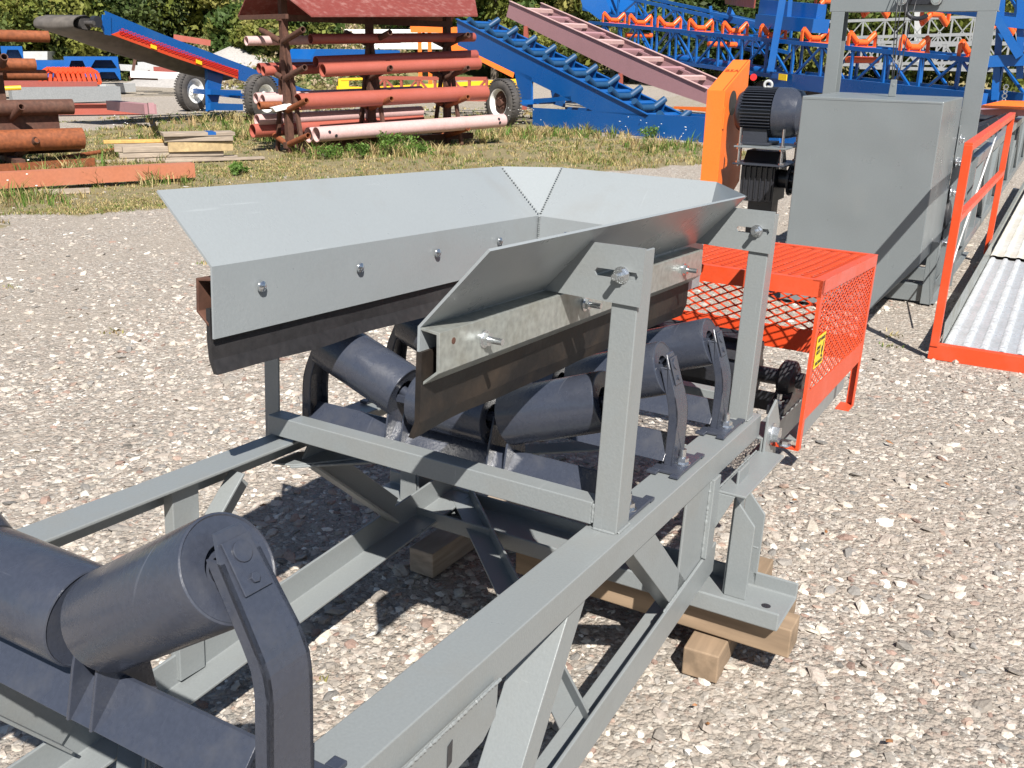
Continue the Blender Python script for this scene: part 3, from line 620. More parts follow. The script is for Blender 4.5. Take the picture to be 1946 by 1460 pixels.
# ---- timbers
def timber(name, p0, p1, w_, h, label, m='wood'):
    p0, p1 = V(p0), V(p1); d = p1 - p0; e = empty(name, p0.lerp(p1, .5) - V((0, 0, h / 2)), None)
    b = MB(); b.box(-d.length / 2, d.length / 2, -w_ / 2, w_ / 2, 0, h); COL.objects.unlink(e); bpy.data.objects.remove(e)
    ob = b.build(name, M[m], None, .004, label=label, cat='timber'); ob.location = p0.lerp(p1, .5) - V((0, 0, h / 2)); ob.rotation_euler = (0, -math.asin(d.z / d.length), math.atan2(d.y, d.x)); return ob
FW = lambda x, y, z: TF @ V((x, y, z))
timber('timber', FW(2.455, -.245, -.502), FW(2.455, .60, -.502), .092, .088, 'long pine timber lying directly under the gray base channel')
timber('timber', FW(2.62, -.20, -.502), FW(2.62, .60, -.502), .088, .086, 'pine timber behind the base channel, mostly hidden by it')
timber('timber', V(G(1330, 1265, .045)), V(G(1330, 1265, .045)) + V((.62, .02, 0)), .10, .086, 'short pine block on the gravel under the right end of the channel')
timber('timber', V(G(800, 1070, .045)), V(G(800, 1070, .045)) + V((.55, -.02, 0)), .095, .088, 'weathered block with a chamfered end in the shade under the left of the frame', 'oldwood')
# ---------------------------------------------------------------- second conveyor: head end with hood, drive, lifting gantry and walkway
def atx(px, py, x): d = ray(px, py); return CW + d * ((x - CW.x) / d.x)
def aty(px, py, y): d = ray(px, py); return CW + d * ((y - CW.y) / d.y)
HB = empty('conveyor_head_section', (0, 0, 0), 'gray conveyor head end with big sheet hood, black motor, gantry posts and orange railing', 'conveyor')
def hp(name, fn, m, parent=HB, bevel=.003, **kw): b = MB(); fn(b); return b.build(name, m, parent, bevel, **kw)
gb = M['graybox']
hood = hp('hood', lambda b: b.prism([(6.80, .088, 1.385), (6.80, .088, .367), (6.80, .36, .02), (6.80, .965, .02), (6.80, .958, 1.392)], (1.05, 0, 0)), gb, bevel=.006)
hp('lifting_lug', lambda b: (b.prism([(7.30, .455, 1.39), (7.30, .505, 1.39), (7.30, .50, 1.50), (7.30, .46, 1.50)], (.01, 0, 0)), b.cyl((7.298, .48, 1.465), (7.312, .48, 1.465), .010, 12)), M['graybox'], hood)
def ypost(b, y0, s):
    b.C((7.93, y0, .05), (7.93, y0, 1.955), X, -Y, .15, .095, .009)
hp('gantry_post', lambda b: ypost(b, 1.085, 1), gb); 
hp('gantry_post', lambda b: b.L((7.93, .095, .02), (7.93, .095, 1.955), -Y, X, .125, .12, .010), gb)
hp('gantry_beam', lambda b: b.C((7.93, 1.10, 1.955), (7.93, -.04, 1.955), Z, X, .22, .10, .009), gb)
def shk(b):
    b.box(7.90, 7.915, .33, .62, 2.00, 2.065)
    for y in (.36, .59): b.cyl((7.85, y, 2.03), (7.92, y, 2.03), .035, 20)
    b.torus((7.87, .47, 1.995), X, .09, .016, 20, 8, pi, 2 * pi)
hp('shackle', shk, M['black'])
for y in (.36, .59): hp('shackle_bolt', lambda b: b.bolt((7.85, y, 2.03), (-1, 0, 0), .020, 0), M['zinc'])
for a, b2 in (((7.92, .63, 2.2), (7.34, .50, 1.50)), ((7.92, .60, 2.2), (7.34, .49, 1.50)), ((7.92, .55, 2.2), (7.33, .47, 1.50)), ((7.92, .48, 2.2), (7.33, .46, 1.50))):
    hp('hoist_wire', lambda b: b.tube([a, V(a).lerp(V(b2), .5) + V((0, .01, -.01)), b2], .0035, 6), M['black'], bevel=0)
hp('side_plate', lambda b: b.prism([(7.85, .083, .95), (7.85, .083, 1.19), (8.10, .083, 1.19), (8.10, .083, .80)], (0, -.008, 0)), gb)
for x, z in ((7.95, 1.09), (7.93, .93), (7.86, .72), (7.86, .35)): hp('side_bolt', lambda b: b.bolt((x, .074, z), (0, -1, 0), .022, .01), M['zinc'])
hp('bearing_block', lambda b: (b.lathe((7.98, .12, .55), -Y, [(0, .05), (0, .12), (.05, .12), (.07, .06), (.07, .02)], 28), b.box(7.9, 8.06, .08, .14, .35, .75)), M['black'])
hp('hood_seam', lambda b: b.box(6.798, 6.80, .10, .95, 1.372, 1.374), gb, hood, .0008)
hp('foot_leg', lambda b: (b.box(7.30, 7.312, .035, .105, 0, .44), b.box(7.30, 7.42, .035, .043, 0, .44)), gb)
hp('ground_frame', lambda b: (b.C((7.34, .10, .005), (7.34, 1.3, .005), Z, X, .12, .05), b.C((7.95, .03, .03), (7.95, 1.3, .03), Z, X, .10, .05), b.C((8.6, .03, .03), (8.6, 1.2, .03), Z, X, .10, .05), b.L((7.34, .06, .0), (9.6, .06, .0), Z, -Y, .11, .05)), gb)
# truss body behind the hood, under the walkway's left edge
def truss(b, A, B, h, n, w_=.05, t=.05, up=Z, diag=True, xbrace=False):
    A, B = V(A), V(B); dn = V(up) * -h
    b.bar(A, B, t, w_); b.bar(A + dn, B + dn, t, w_)
    for i in range(n + 1):
        p = A.lerp(B, i / n); b.bar(p, p + dn, t * .8, t * .8, (B - A))
        if i < n and diag:
            q = A.lerp(B, (i + .5) / n); r_ = A.lerp(B, (i + 1) / n)
            if xbrace: b.bar(p, r_ + dn, t * .5, t * .7, (B - A).cross(dn)); b.bar(p + dn, r_, t * .5, t * .7, (B - A).cross(dn))
            elif i % 2: b.bar(p, r_ + dn, t * .6, t * .8, (B - A).cross(dn))
            else: b.bar(p + dn, r_, t * .6, t * .8, (B - A).cross(dn))
hp('side_truss', lambda b: truss(b, (8.05, -.03, .93), (16.5, -.03, 1.02), .62, 12, .07, .06), gb, bevel=0)
hp('side_truss', lambda b: truss(b, (8.05, 1.05, .93), (16.5, 1.05, 1.02), .62, 12, .07, .06), gb, bevel=0)
for i in range(7):
    x = 8.7 + i * 1.05
    hp('roller', lambda b: (b.cyl((x, .30, .93), (x, .72, .93), .065, 20), b.cyl((x, .28, .94), (x, .02, 1.06), .065, 20), b.cyl((x, .74, .94), (x, 1.0, 1.06), .065, 20)), M['black'], bevel=0)
    hp('cross_member', lambda b: b.bar((x, -.03, .86), (x, 1.05, .86), .08, .06), gb, bevel=0)
# drive
MX = 8.25
c0 = atx(1408, 216, MX); c1 = atx(1482, 210, MX); c2_ = atx(1527, 204, MX); cz = (c0.z + c1.z) / 2
y0, y1, y2 = c0.y, c1.y, c2_.y
R_ = .178
def motor(b):
    b.lathe((MX, y0 + .01, cz), -Y, [(0, .05), (0, R_ * .82), (.03, R_ * .94), (y0 - y1, R_ * .94)], 40)
    n = 46
    for i in range(n):
        a = 2 * pi * i / n; e = V((cos(a), 0, sin(a))); b.obox(V((MX, (y0 + y1) / 2 - .01, cz)) + e * R_, Y * ((y0 - y1) / 2 - .035), e * .022, e.cross(Y) * .003)
hp('motor', motor, M['dgray'], bevel=0)
hp('fan_cover', lambda b: b.lathe((MX, y1 + .02, cz), -Y, [(0, R_ * .9), (0, R_ * 1.12), (.10, R_ * 1.12), (.19, R_ * 1.0), (.23, R_ * .7), (.235, .01)], 40), M['slate'])
hp('lifting_eye', lambda b: (b.torus((MX - .02, (y0 + y1) / 2 - .05, cz + R_ + .036), (1, .35, 0), .030, .011, 20, 8), b.cyl((MX - .02, (y0 + y1) / 2 - .05, cz + R_), (MX - .02, (y0 + y1) / 2 - .05, cz + R_ + .03), .014, 10)), M['lgray'], bevel=0)
hp('motor_foot', lambda b: (b.box(MX - .16, MX + .16, y1 + .02, y0 - .05, cz - R_ - .075, cz - R_ - .055), b.box(MX - .14, MX - .10, y1 + .05, y0 - .07, cz - R_ - .07, cz - .05), b.box(MX - .13, MX + .13, y1 + .10, y1 + .13, cz - R_ - .07, cz - .1), b.box(MX - .13, MX + .13, y0 - .15, y0 - .12, cz - R_ - .07, cz - .1)), M['dgray'])
pf = MX - .26; pz1 = atx(1440, 281, pf).z; pz2 = atx(1440, 314, pf).z; py0 = atx(1394, 280, pf).y; py1 = atx(1494, 288, pf).y
hp('motor_plate', lambda b: b.box(pf, pf + .52, py1, py0, pz1 - .007, pz1 + .007), gb)
hp('motor_plate', lambda b: b.box(pf, pf + .52, py1, py0, pz2 - .007, pz2 + .007), M['dgray'])
for yy in (py0 - .04, py1 + .04):
    for xx in (pf + .03, pf + .48):
        hp('jack_stud', lambda b: (b.cyl((xx, yy, pz2 - .02), (xx, yy, pz1 + .15), .011, 12), b.cyl((xx, yy, pz1 + .008), (xx, yy, pz1 + .022), .022, 6), b.cyl((xx, yy, pz1 - .022), (xx, yy, pz1 - .008), .022, 6), b.cyl((xx, yy, pz2 + .008), (xx, yy, pz2 + .022), .022, 6)), M['zinc'], bevel=0)
def reducer(b):
    ym = (py0 + py1) / 2
    b.prism([(MX - .17, ym + .16, .50), (MX - .17, ym + .16, .78), (MX - .06, ym + .16, .90), (MX + .10, ym + .16, .90), (MX + .2, ym + .16, .75), (MX + .2, ym + .16, .50)], (0, -.28, 0))
    for k in range(6): b.box(MX - .185, MX - .16, ym + .12 - k * .045, ym + .13 - k * .045, .52, .80)
    b.cyl((MX, ym - .12, .68), (MX, ym - .42, .68), .075, 24)
    for k in range(3): b.cyl((MX, ym - .2 - k * .07, .68), (MX, ym - .22 - k * .07, .68), .13 - k * .01, 20)
    for k in range(8):
        a = k * pi / 4; b.cyl((MX + cos(a) * .1, ym - .20, .68 + sin(a) * .1), (MX + cos(a) * .1, ym - .26, .68 + sin(a) * .1), .014, 8)
    b.bar((MX - .15, ym + .2, pz2), (MX - .12, ym + .15, .8), .05, .01); b.bar((MX - .15, ym - .1, pz2), (MX - .12, ym - .05, .8), .05, .01)
    b.box(MX - .1, MX + .1, ym - .1, ym + .1, 0.10, .5); b.box(MX - .15, MX + .15, ym - .35, ym + .25, .0, .1)
hp('gear_reducer', reducer, M['black'])
gxf = MX - .18
A_ = atx(1344, 172, gxf); B_ = atx(1378, 172, gxf); Cc = aty(1426, 114, B_.y); zbot = atx(1386, 372, gxf).z - .25
og = M['orange2']
bgd = hp('belt_guard', lambda b: b.prism([(gxf, B_.y, zbot), (gxf, B_.y, B_.z), (Cc.x, B_.y, Cc.z), (Cc.x, B_.y, zbot + .3)], (0, A_.y - B_.y, 0)), og, bevel=.004)
hp('guard_seam', lambda b: b.prism([(gxf - .002, B_.y + .012, B_.z + .001), (Cc.x, B_.y + .012, Cc.z + .001), (Cc.x, B_.y + .018, Cc.z + .001), (gxf - .002, B_.y + .018, B_.z + .001)], (0, 0, .0015)), M['brownink'], bgd, 0)
hp('shaft_opening', lambda b: b.cyl((MX + .05, B_.y + .001, cz + .06), (MX + .05, B_.y - .0015, cz + .06), .10, 32), M['black'], bgd, 0)
hp('guard_latch', lambda b: b.box(gxf - .002, gxf + .035, B_.y - .010, B_.y + .002, cz - .14, cz + .03), og, bgd)
sd = V((Cc.x - gxf, 0, Cc.z - B_.z)).normalized(); mid = V((gxf, (A_.y + B_.y) / 2, B_.z)) + sd * ((Cc.x - gxf) * .62) + V((0, 0, .004))
text_mesh('B5A', .07, M['brownink'], basis(mid, V((0, -1, 0)), sd), bgd)
# walkway
WK = empty('walkway', (0, 0, 0)); WK.parent = HB
oo = M['orange']
def wp(name, fn, m, bevel=.003): b = MB(); fn(b); return b.build(name, m, WK, bevel)
wp('end_beam', lambda b: b.C((5.93, -.13, -.008), (5.93, -1.35, -.02), Z, X, .092, .05), oo)
wp('rail_post', lambda b: b.bar((5.945, -.155, .07), (5.945, -.165, 1.20), .045, .045, X), oo)
wp('rail_post', lambda b: b.bar((9.20, -.155, .07), (9.20, -.165, 1.22), .045, .045, X), oo)
wp('top_rail', lambda b: b.bar((5.925, -.165, 1.19), (9.22, -.165, 1.215), .045, .045), oo)
wp('mid_rail', lambda b: b.bar((5.965, -.165, .80), (9.18, -.165, .76), .040, .040), oo)
wp('kick_plate', lambda b: b.box(5.98, 9.15, -.192, -.187, .07, .205), M['galv'])
wp('cord', lambda b: b.tube([(6.45, -.10, .22), (7.3, -.10, .55), (8.6, -.12, 1.13)], .006, 6), M['white'], 0)
def deck(x0, x1, z):
    n = 84; per = .094; ya = -.195; W_ = 1.12; nx = int((x1 - x0) / .018); xs_ = np.linspace(x0, x1, nx + 1); ys_ = np.linspace(ya, ya - W_, 96)
    gx_, gy_ = np.meshgrid(xs_, ys_, indexing='ij'); u = ((ya - gy_) / per) % 1
    hz = np.where(u < .55, .007 * np.sin(np.clip(u / .55, 0, 1) * pi), 0)
    ser = (np.sin(gx_ * 2 * pi / .044) > 0) & (u > .08) & (u < .47)
    hz = hz + np.where(ser, .012, 0); v_ = np.stack([gx_, gy_, z + hz], -1).reshape(-1, 3); ny = len(ys_)
    i = np.arange(nx)[:, None] * ny + np.arange(ny - 1)[None]; f_ = np.stack([i, i + 1, i + ny + 1, i + ny], -1).reshape(-1, 4)
    return v_, f_
v_, f_ = deck(5.985, 9.05, .062); np_mesh('deck_panel', v_, f_, M['deck'], parent=WK)
v_, f_ = deck(9.06, 15.0, .085); np_mesh('deck_panel', v_, f_, M['deckw'], parent=WK)
wp('deck_rail', lambda b: (b.L((9.0, -.17, .20), (15, -.17, .26), -Z, -Y, .12, .03), b.box(5.98, 15, -.21, -.19, .0, .06)), M['galv'])
def leaf_bits(): pass
# ---------------------------------------------------------------- pipe rack with roof
RK = VP(G(552, 290), -18)
rr_ = empty('pipe_rack', (0, 0, 0), 'tall rusty cantilever rack under a red gable roof, loaded with pipes', 'rack')
def rp(name, fn, m, bevel=.003): b = MB(); fn(b); return b.build(name, m, rr_, bevel)
S0 = 0.0; dv, nv_ = RK.d, RK.n
def RKP(s, off, z): return RK.p + dv * s + nv_ * off + V((0, 0, z))
def s_of(px, py=290): q = RK.at(px, py); return (q - RK.p).dot(dv)
st = [0.0, s_of(708, 270), s_of(850, 270)]
for i, s in enumerate(st):
    m = M['rust2']
    rp('upright', lambda b: b.bar(RKP(s, 0, 0.0), RKP(s, 0, 2.62), .11, .11, dv), m)
    rp('leg', lambda b: (b.bar(RKP(s, -.42, 0), RKP(s, -.02, 1.9), .06, .06, dv), b.bar(RKP(s, .42, 0), RKP(s, .02, 1.9), .06, .06, dv)), m)
    for z in (.18, .72, 1.22, 1.78):
        for sg in (-1, 1):
            rp('arm', lambda b: b.pipe(RKP(s - .04, sg * .04, z - .04), RKP(s - .04, sg * .66, z + .14), .048, .01, 14), M['rust'] if z < 1 else m, 0)
rp('tie_beam', lambda b: b.bar(RKP(-.1, 0, 2.10), RKP(st[2] + .1, 0, 2.10), .1, .1), M['rust2'])
rp('tie_beam', lambda b: b.bar(RKP(-.1, 0, .12), RKP(st[2] + .6, 0, .12), .1, .1), M['rust2'])
ev = 2.27; rg = 2.72; e0, e1 = -.42, st[2] + .62
M['roofred'] = mat('peeling_red_roof', (.17, .036, .028), .6, var=.15, bump=.1, scale=30, dirt=(.42, .28, .25), dirt_amt=.12, dirt_scale=4)
rt = M['roofred'].node_tree; tcx = next(n for n in rt.nodes if n.type == 'TEX_COORD'); mpx = rt.nodes.new('ShaderNodeMapping'); mpx.inputs['Scale'].default_value = (2.5, .8, 5); rt.links.new(tcx.outputs['Object'], mpx.inputs[0]); [rt.links.new(mpx.outputs[0], n.inputs['Vector']) for n in rt.nodes if n.type == 'TEX_NOISE']
F0, F1 = RK.at(592, 33, -.85), RK.at(908, 32, -.85); B0, B1_ = RKP(e0, .70, F0.z), RKP(e1, .70, F0.z)
rp('roof', lambda b: (b.prism([F0, F1, RKP(e1, 0, rg), RKP(e0, 0, rg)], (0, 0, .03)), b.prism([B0, B1_, RKP(e1, 0, rg), RKP(e0, 0, rg)], (0, 0, .03))), M['roofred'])
rp('roof_tie', lambda b: b.bar(RKP(e0 + .03, -.80, F0.z), RKP(e0 + .03, .68, F0.z), .05, .07), M['rust2'])
def pipe(lx, ly, rx, ry, rpx, off, mt, label, t=.010, holes=False, name='steel_pipe', group='pipes on the roofed rack'):
    A, B = RK.at(lx, ly, off), RK.at(rx, ry, off); r = rpx / FPX * (A - CW).length
    e = empty(name, A.lerp(B, .5) - V((0, 0, r)), label, 'pipe', group)
    b = MB(); b.pipe(A - e.location, B - e.location, r, t, 32); o_ = b.build('pipe_wall', mt, e)
    if holes:
        for q, zz_ in ((.045, .3), (.075, -.25), (.95, .35), (.955, -.2)):
            p = (A.lerp(B, q) - e.location); ax = V((-nv_.x * cos(zz_), -nv_.y * cos(zz_), sin(zz_))); bb = MB(); bb.cyl(p + ax * (r - .002), p + ax * (r + .002), .028, 14); bb.build('bolt_hole', M['black'], e)
    return e
pipe(566, 194, 922, 176, 14.5, -.36, M['coral'], 'large shiny coral pipe in the middle of the near side of the rack')
pipe(601, 256, 956, 229, 13.5, -.56, M['pink'], 'long pale pink pipe lowest and foremost on the near side of the rack', holes=True)
pipe(586, 257, 925, 232, 13.5, -.28, M['pink'], 'pale pink pipe tucked just behind the lowest foremost pink pipe')
pipe(613, 134, 909, 121, 11.5, -.50, M['coral'], 'coral pipe on the third tier, the lower of two lying together')
pipe(600, 118, 904, 105, 10, -.20, M['oxide'], 'shaded red pipe resting behind the third tier coral pipe')  # darker red than the coral pipes, carrying the shade of the roof
pipe(590, 74, 900, 71, 8.5, -.30, M['oxide'], 'thin pipe on the highest tier, dark in the roof shade, its end lit')  # roof shadow is put into the dark red colour
pipe(468, 78, 760, 74, 8, .35, M['pink'], 'pale pink pipe sticking out to the left at the highest tier')
pipe(492, 130, 780, 122, 9, .52, M['oxide'], 'dark red pipe end on the far side of the third tier')
pipe(500, 135, 800, 124, 8.5, .28, M['coral'], 'short looking coral pipe end beside the dark red one on the far side')
pipe(486, 187, 800, 173, 9.5, .50, M['pink'], 'pink pipe end nearest the tyre on the far side of the second tier')
pipe(499, 190, 810, 176, 9.5, .25, M['pink'], 'pink pipe end with a bolt hole on the far side of the second tier')
pipe(492, 201, 533, 200, 7, .12, M['rust'], 'short orange rusty tube on the second tier')
pipe(488, 229, 800, 212, 10.5, .50, M['pink'], 'pink pipe end above the red one on the far side of the lowest tier')
pipe(480, 249, 800, 228, 12, .50, M['coral'], 'coral red pipe end lowest on the far side of the rack')
b = MB(); A = RK.at(518, 208, -.1); b.prism([RK.at(518, 205, -.1), RK.at(552, 197, -.1), RK.at(561, 204, -.1), RK.at(524, 213, -.1)], nv_ * .10)
tag(b.build('steel_offcut', M['white'], None, .003), 'white painted steel offcut lying on the rack arm before the coral pipe', 'offcut')
# ---------------------------------------------------------------- helpers for the yard behind
def slab(b, pl, pts, off, th):
    q = [pl.at(px, py, off) for px, py in pts]; b.prism(q, pl.n * th)
def wheel(parent, c, ax, R_=.53, w_=.27, rim=None, hubm=None):
    c = V(c); a = V(ax).normalized(); b = MB(); r = R_
    b.lathe(c - a * w_ / 2, a, [(.02, r * .56), (0, r * .62), (.0, r * .80), (.02, r * .92), (.05, r * .985), (w_ * .5, r), (w_ - .05, r * .985), (w_ - .02, r * .92), (w_, r * .80), (w_, r * .62), (w_ - .02, r * .56)], 48)
    u = a.orthogonal().normalized(); v = a.cross(u)
    for k in range(44):
        t = 2 * pi * k / 44; e = u * cos(t) + v * sin(t); f_ = a.cross(e)
        for sg in (-1, 1): b.obox(c + e * (r - .001) + a * sg * w_ * .33, a * w_ * .13, f_ * .022, e * .008)
    b.build('tyre', M['tyre'], parent)
    b = MB(); s_ = -1
    b.lathe(c - a * w_ / 2, a, [(.0, r * .60), (.01, r * .56), (.06, r * .53), (.12, r * .50)], 36)
    b.lathe(c + a * w_ / 2, -a, [(.0, r * .60), (.01, r * .56), (.06, r * .53), (.10, r * .50)], 36)
    b.build('rim', rim or M['white'], parent)
    b = MB(); b.lathe(c, a, [(-.02, r * .50), (-.03, r * .34), (-.06, r * .30), (-.06, r * .16), (-.11, r * .14), (-.11, .001)], 30)
    b.lathe(c, a, [(.0, r * .50), (.0, .001)], 30)
    for k in range(8): t = 2 * pi * k / 8; e = u * cos(t) + v * sin(t); b.cyl(c + e * r * .23 - a * .06, c + e * r * .23 - a * .085, .018, 6)
    b.build('hub', hubm or M['rust2'], parent)
    return parent
bl = M['blue']
# ---- blue stacker conveyor at the left
B1 = VP(V((18.9, 17.2, 0)), 5)
s1 = empty('blue_conveyor', (0, 0, 0), 'blue belt conveyor on two truck wheels with its belt drooping from the raised head end', 'conveyor')
def q1(name, fn, m, bevel=0, parent=s1): b = MB(); fn(b); return b.build(name, m, parent, bevel)
top = [(200, 21), (300, 62), (455, 121), (575, 168), (660, 188), (640, 192), (560, 186), (455, 152), (330, 108), (212, 66), (205, 60)]
for off in (0, 1.25): q1('side_plate', lambda b: slab(b, B1, top, off, .02), bl)
q1('side_guard', lambda b: slab(b, B1, [(212, 66), (230, 59), (332, 97), (453, 133), (452, 150), (332, 110)], -.05, .02), M['orange'])
P0 = B1.at(232, 64, -.06); 
b = MB(); gm = [B1.at(*p, -.06) for p in ((224, 66), (453, 147), (452, 137), (232, 60))]
u_ = (gm[1] - gm[0]); ul = u_.length; u_.normalize(); mesh_panel(b, gm[0], u_, Z, [(0.05, .02), (ul, .02), (ul, .16), (.1, .16)], .11, .055, .012, .006); b.build('guard_mesh', M['reddk'], s1)
for px, py in ((292, 88), (378, 117)):
    q1('warning_decal', lambda b: slab(b, B1, [(px - 5, py - 4), (px + 6, py), (px + 6, py + 7), (px - 5, py + 3)], -.085, .01), M['yellow'])
# belt: carried around the head pulley then hanging in a slack curve
hd = B1.at(190, 42, 0); pr_ = .20
def belt(b):
    # (catenary bottom, belt edge) along the run: the belt sags between its edges
    st_ = [((160, 29), (160, 29)), ((143, 28), (143, 28)), ((131, 32), (131, 32)), ((126, 40), (126, 40)), ((128, 52), (128, 50)), ((140, 61), (142, 54)), ((170, 73), (170, 56)), ((220, 92), (215, 68)), ((270, 108), (268, 84)), ((320, 122), (318, 100)), ((380, 141), (378, 122)), ((440, 152), (438, 143))]
    c = [(B1.at(p[0] + 18, p[1] + 3, 0), B1.at(q[0] + 18, q[1] + 3, 0)) for p, q in st_]
    for _ in range(2):
        n_ = [c[0]]
        for (a0, a1_), (b0, b1_) in zip(c[:-1], c[1:]): n_ += [(a0 * .75 + b0 * .25, a1_ * .75 + b1_ * .25), (a0 * .25 + b0 * .75, a1_ * .25 + b1_ * .75)]
        c = n_ + [c[-1]]
    m_ = 9; vs_ = []
    for lo_, hi_ in c:
        for k in range(m_): w__ = k / (m_ - 1); q_ = hi_.lerp(lo_, sin(pi * w__) ** .8 if 0 < w__ < 1 else 0); vs_.append(q_ + B1.n * (.08 + 1.08 * w__))
    fs_ = [(i * m_ + k, i * m_ + k + 1, (i + 1) * m_ + k + 1, (i + 1) * m_ + k) for i in range(len(c) - 1) for k in range(m_ - 1)]
    b.add(vs_, fs_, True); b.add([v_ + V((0, 0, .014)) for v_ in vs_], [f_[::-1] for f_ in fs_], True)
q1('belt', belt, M['oldbelt'])
hc = B1.at(170, 44, 0)
q1('head_pulley', lambda b: (b.cyl(hc + B1.n * .1, hc + B1.n * 1.15, .15, 32), b.cyl(hc - B1.n * .12, hc + B1.n * 1.3, .045, 16)), M['tyre'])
q1('head_bearing', lambda b: (b.cyl(hc - B1.n * .10 + V((.12, 0, .03)), hc + B1.n * .02 + V((.12, 0, .03)), .11, 20)), M['black'])
q1('head_bracket', lambda b: slab(b, B1, [(196, 28), (211, 30), (212, 68), (200, 66), (194, 52)], -.03, .03), bl)
for px, py, off in ((497, 181, -1.0), (374, 180, 1.9)):
    p = B1.at(497, 181, -1.0) if off < 0 else G(374, 212) + V((0, .12, .52)); w_e = empty('wheel', (0, 0, 0)); w_e.parent = s1; wheel(w_e, (p.x, p.y, .53), B1.n, .53, .28, None, M['white'])
wa = B1.at(497, 181, -1.0); wb_ = G(374, 212)
q1('axle', lambda b: b.bar((wa.x, wa.y, .53), (wb_.x, wb_.y, .53), .12, .12), bl)
for o_f in (.1, 1.1): q1('axle_bracket', lambda b: slab(b, B1, [(394, 130), (425, 140), (412, 210), (396, 212)], o_f, .08), bl)
q1('axle_beam', lambda b: slab(b, B1, [(400, 170), (458, 172), (458, 182), (400, 180)], .0, .1), bl)
q1('axle_beam', lambda b: slab(b, B1, [(400, 196), (462, 198), (462, 210), (400, 210)], -.1, .1), bl)
q1('under_frame', lambda b: slab(b, B1, [(520, 172), (700, 184), (700, 189), (520, 196)], -.05, .1), bl)
# ---- blue conveyor with trough idlers, on the wheel beside the rack
B2 = VP(G(1104, 247), 0); dd = (G(1346, 271) - G(1104, 247)); B2 = VP(G(1104, 247), math.degrees(math.atan2(dd.y, dd.x)))
s2 = empty('ladder_conveyor', (0, 0, 0), 'bare blue inclined conveyor frame with rows of blue troughing rolls and no belt', 'conveyor')
def q2(name, fn, m=bl, bevel=0, parent=s2): b = MB(); fn(b); return b.build(name, m, parent, bevel)
nn2 = B2.n if B2.n.dot(V((1, .3, 0))) > 0 else -B2.n
def B2P(px, py, w_=0): return B2.at(px, py) + nn2 * w_
W2_ = 1.05
ta, tb = B2P(868, 36), B2P(1232, 218); slope = (tb - ta); ba_, bb_ = B2P(868, 84), B2P(1130, 213)
for w_ in (0, W2_):
    q2('side_plate', lambda b: b.prism([B2P(868, 36, w_), B2P(1232, 218, w_), B2P(1232, 222, w_), B2P(1130, 213, w_), B2P(870, 86, w_)], nn2 * .02))
    q2('plate_flange', lambda b: b.bar(B2P(868, 36, w_) , B2P(1232, 218, w_), .07, .015))
    q2('base_beam', lambda b: b.prism([B2P(1012, 205, w_), B2P(1480, 231, w_), B2P(1480, 285, w_), B2P(1346, 272, w_), B2P(1012, 238, w_)], nn2 * .06))
    q2('upright', lambda b: (b.prism([B2P(976, 130, w_), B2P(1010, 147, w_), B2P(1010, 206, w_), B2P(990, 200, w_)], nn2 * .05)))
    q2('tie_beam', lambda b: b.prism([B2P(1014, 188, w_), B2P(1085, 183, w_), B2P(1085, 191, w_), B2P(1014, 197, w_)], nn2 * .05))
sd2 = slope.normalized(); upn = nn2.cross(sd2); upn = upn if upn.z > 0 else -upn
for i in range(10):
    c = ta.lerp(tb, .02 + i * .108) - upn * .05
    q2('cross_channel', lambda b: b.bar(c + nn2 * .02, c + nn2 * W2_, .17, .06, upn))
    e = empty('idler', (0, 0, 0)); e.parent = s2; c3_ = c + sd2 * .30 + upn * .0
    for a_, b_ in ((c3_ + nn2 * .30, c3_ + nn2 * .70), (c3_ + nn2 * .72 + upn * .01, c3_ + nn2 * 1.0 + upn * .19), (c3_ + nn2 * .28 + upn * .01, c3_ + nn2 * .04 + upn * .16)):
        q2('roller', lambda b: b.cyl(a_, b_, .072, 18), M['blueroll'], 0, e)
    q2('idler_base', lambda b: (b.bar(c3_ + nn2 * .05 - upn * .12, c3_ + nn2 * 1.0 - upn * .12, .09, .03, upn), b.bar(c3_ + nn2 * 1.0 - upn * .12, c3_ + nn2 * 1.0 + upn * .14, .09, .02, nn2)), bl, 0, e)
wc = G(955, 240); w_e = empty('wheel', (0, 0, 0)); w_e.parent = s2; wheel(w_e, (wc.x, wc.y, .53), nn2, .53, .28)
q2('axle', lambda b: b.bar((wc.x, wc.y, .53), V((wc.x, wc.y, .53)) + nn2 * 1.6, .10, .10))
q2('loading_lip', lambda b: b.prism([B2P(1262, 207, .3), B2P(1346, 216, .3), B2P(1346, 205, .3) , B2P(1262, 203, .3)], nn2 * .05), M['orange2'])
# ---- mauve primed conveyor frame
s3 = empty('primed_conveyor_frame', (0, 0, 0), 'unfinished mauve primed conveyor frame with bare rungs, parallel to the blue one', 'conveyor frame')
B4 = VP(B2.p + nn2 * 2.6, math.degrees(math.atan2(B2.d.y, B2.d.x)))
def q3(name, fn, m=M['mauve']): b = MB(); fn(b); return b.build(name, m, s3, 0)
def B4P(px, py, w_=0): return B4.at(px, py) + nn2 * w_
W4 = 1.15
for w_ in (0, W4):
    q3('side_plate', lambda b: b.prism([B4P(969, 2, w_), B4P(1345, 169, w_), B4P(1460, 220, w_), B4P(1420, 225, w_), B4P(1200, 150, w_), B4P(962, 32, w_)], nn2 * .02))
    q3('plate_flange', lambda b: b.bar(B4P(969, 2, w_), B4P(1345, 169, w_), .07, .015), M['pink'])
ta4, tb4 = B4P(969, 2), B4P(1345, 169); s4 = (tb4 - ta4).normalized(); up4 = nn2.cross(s4); up4 = up4 if up4.z > 0 else -up4
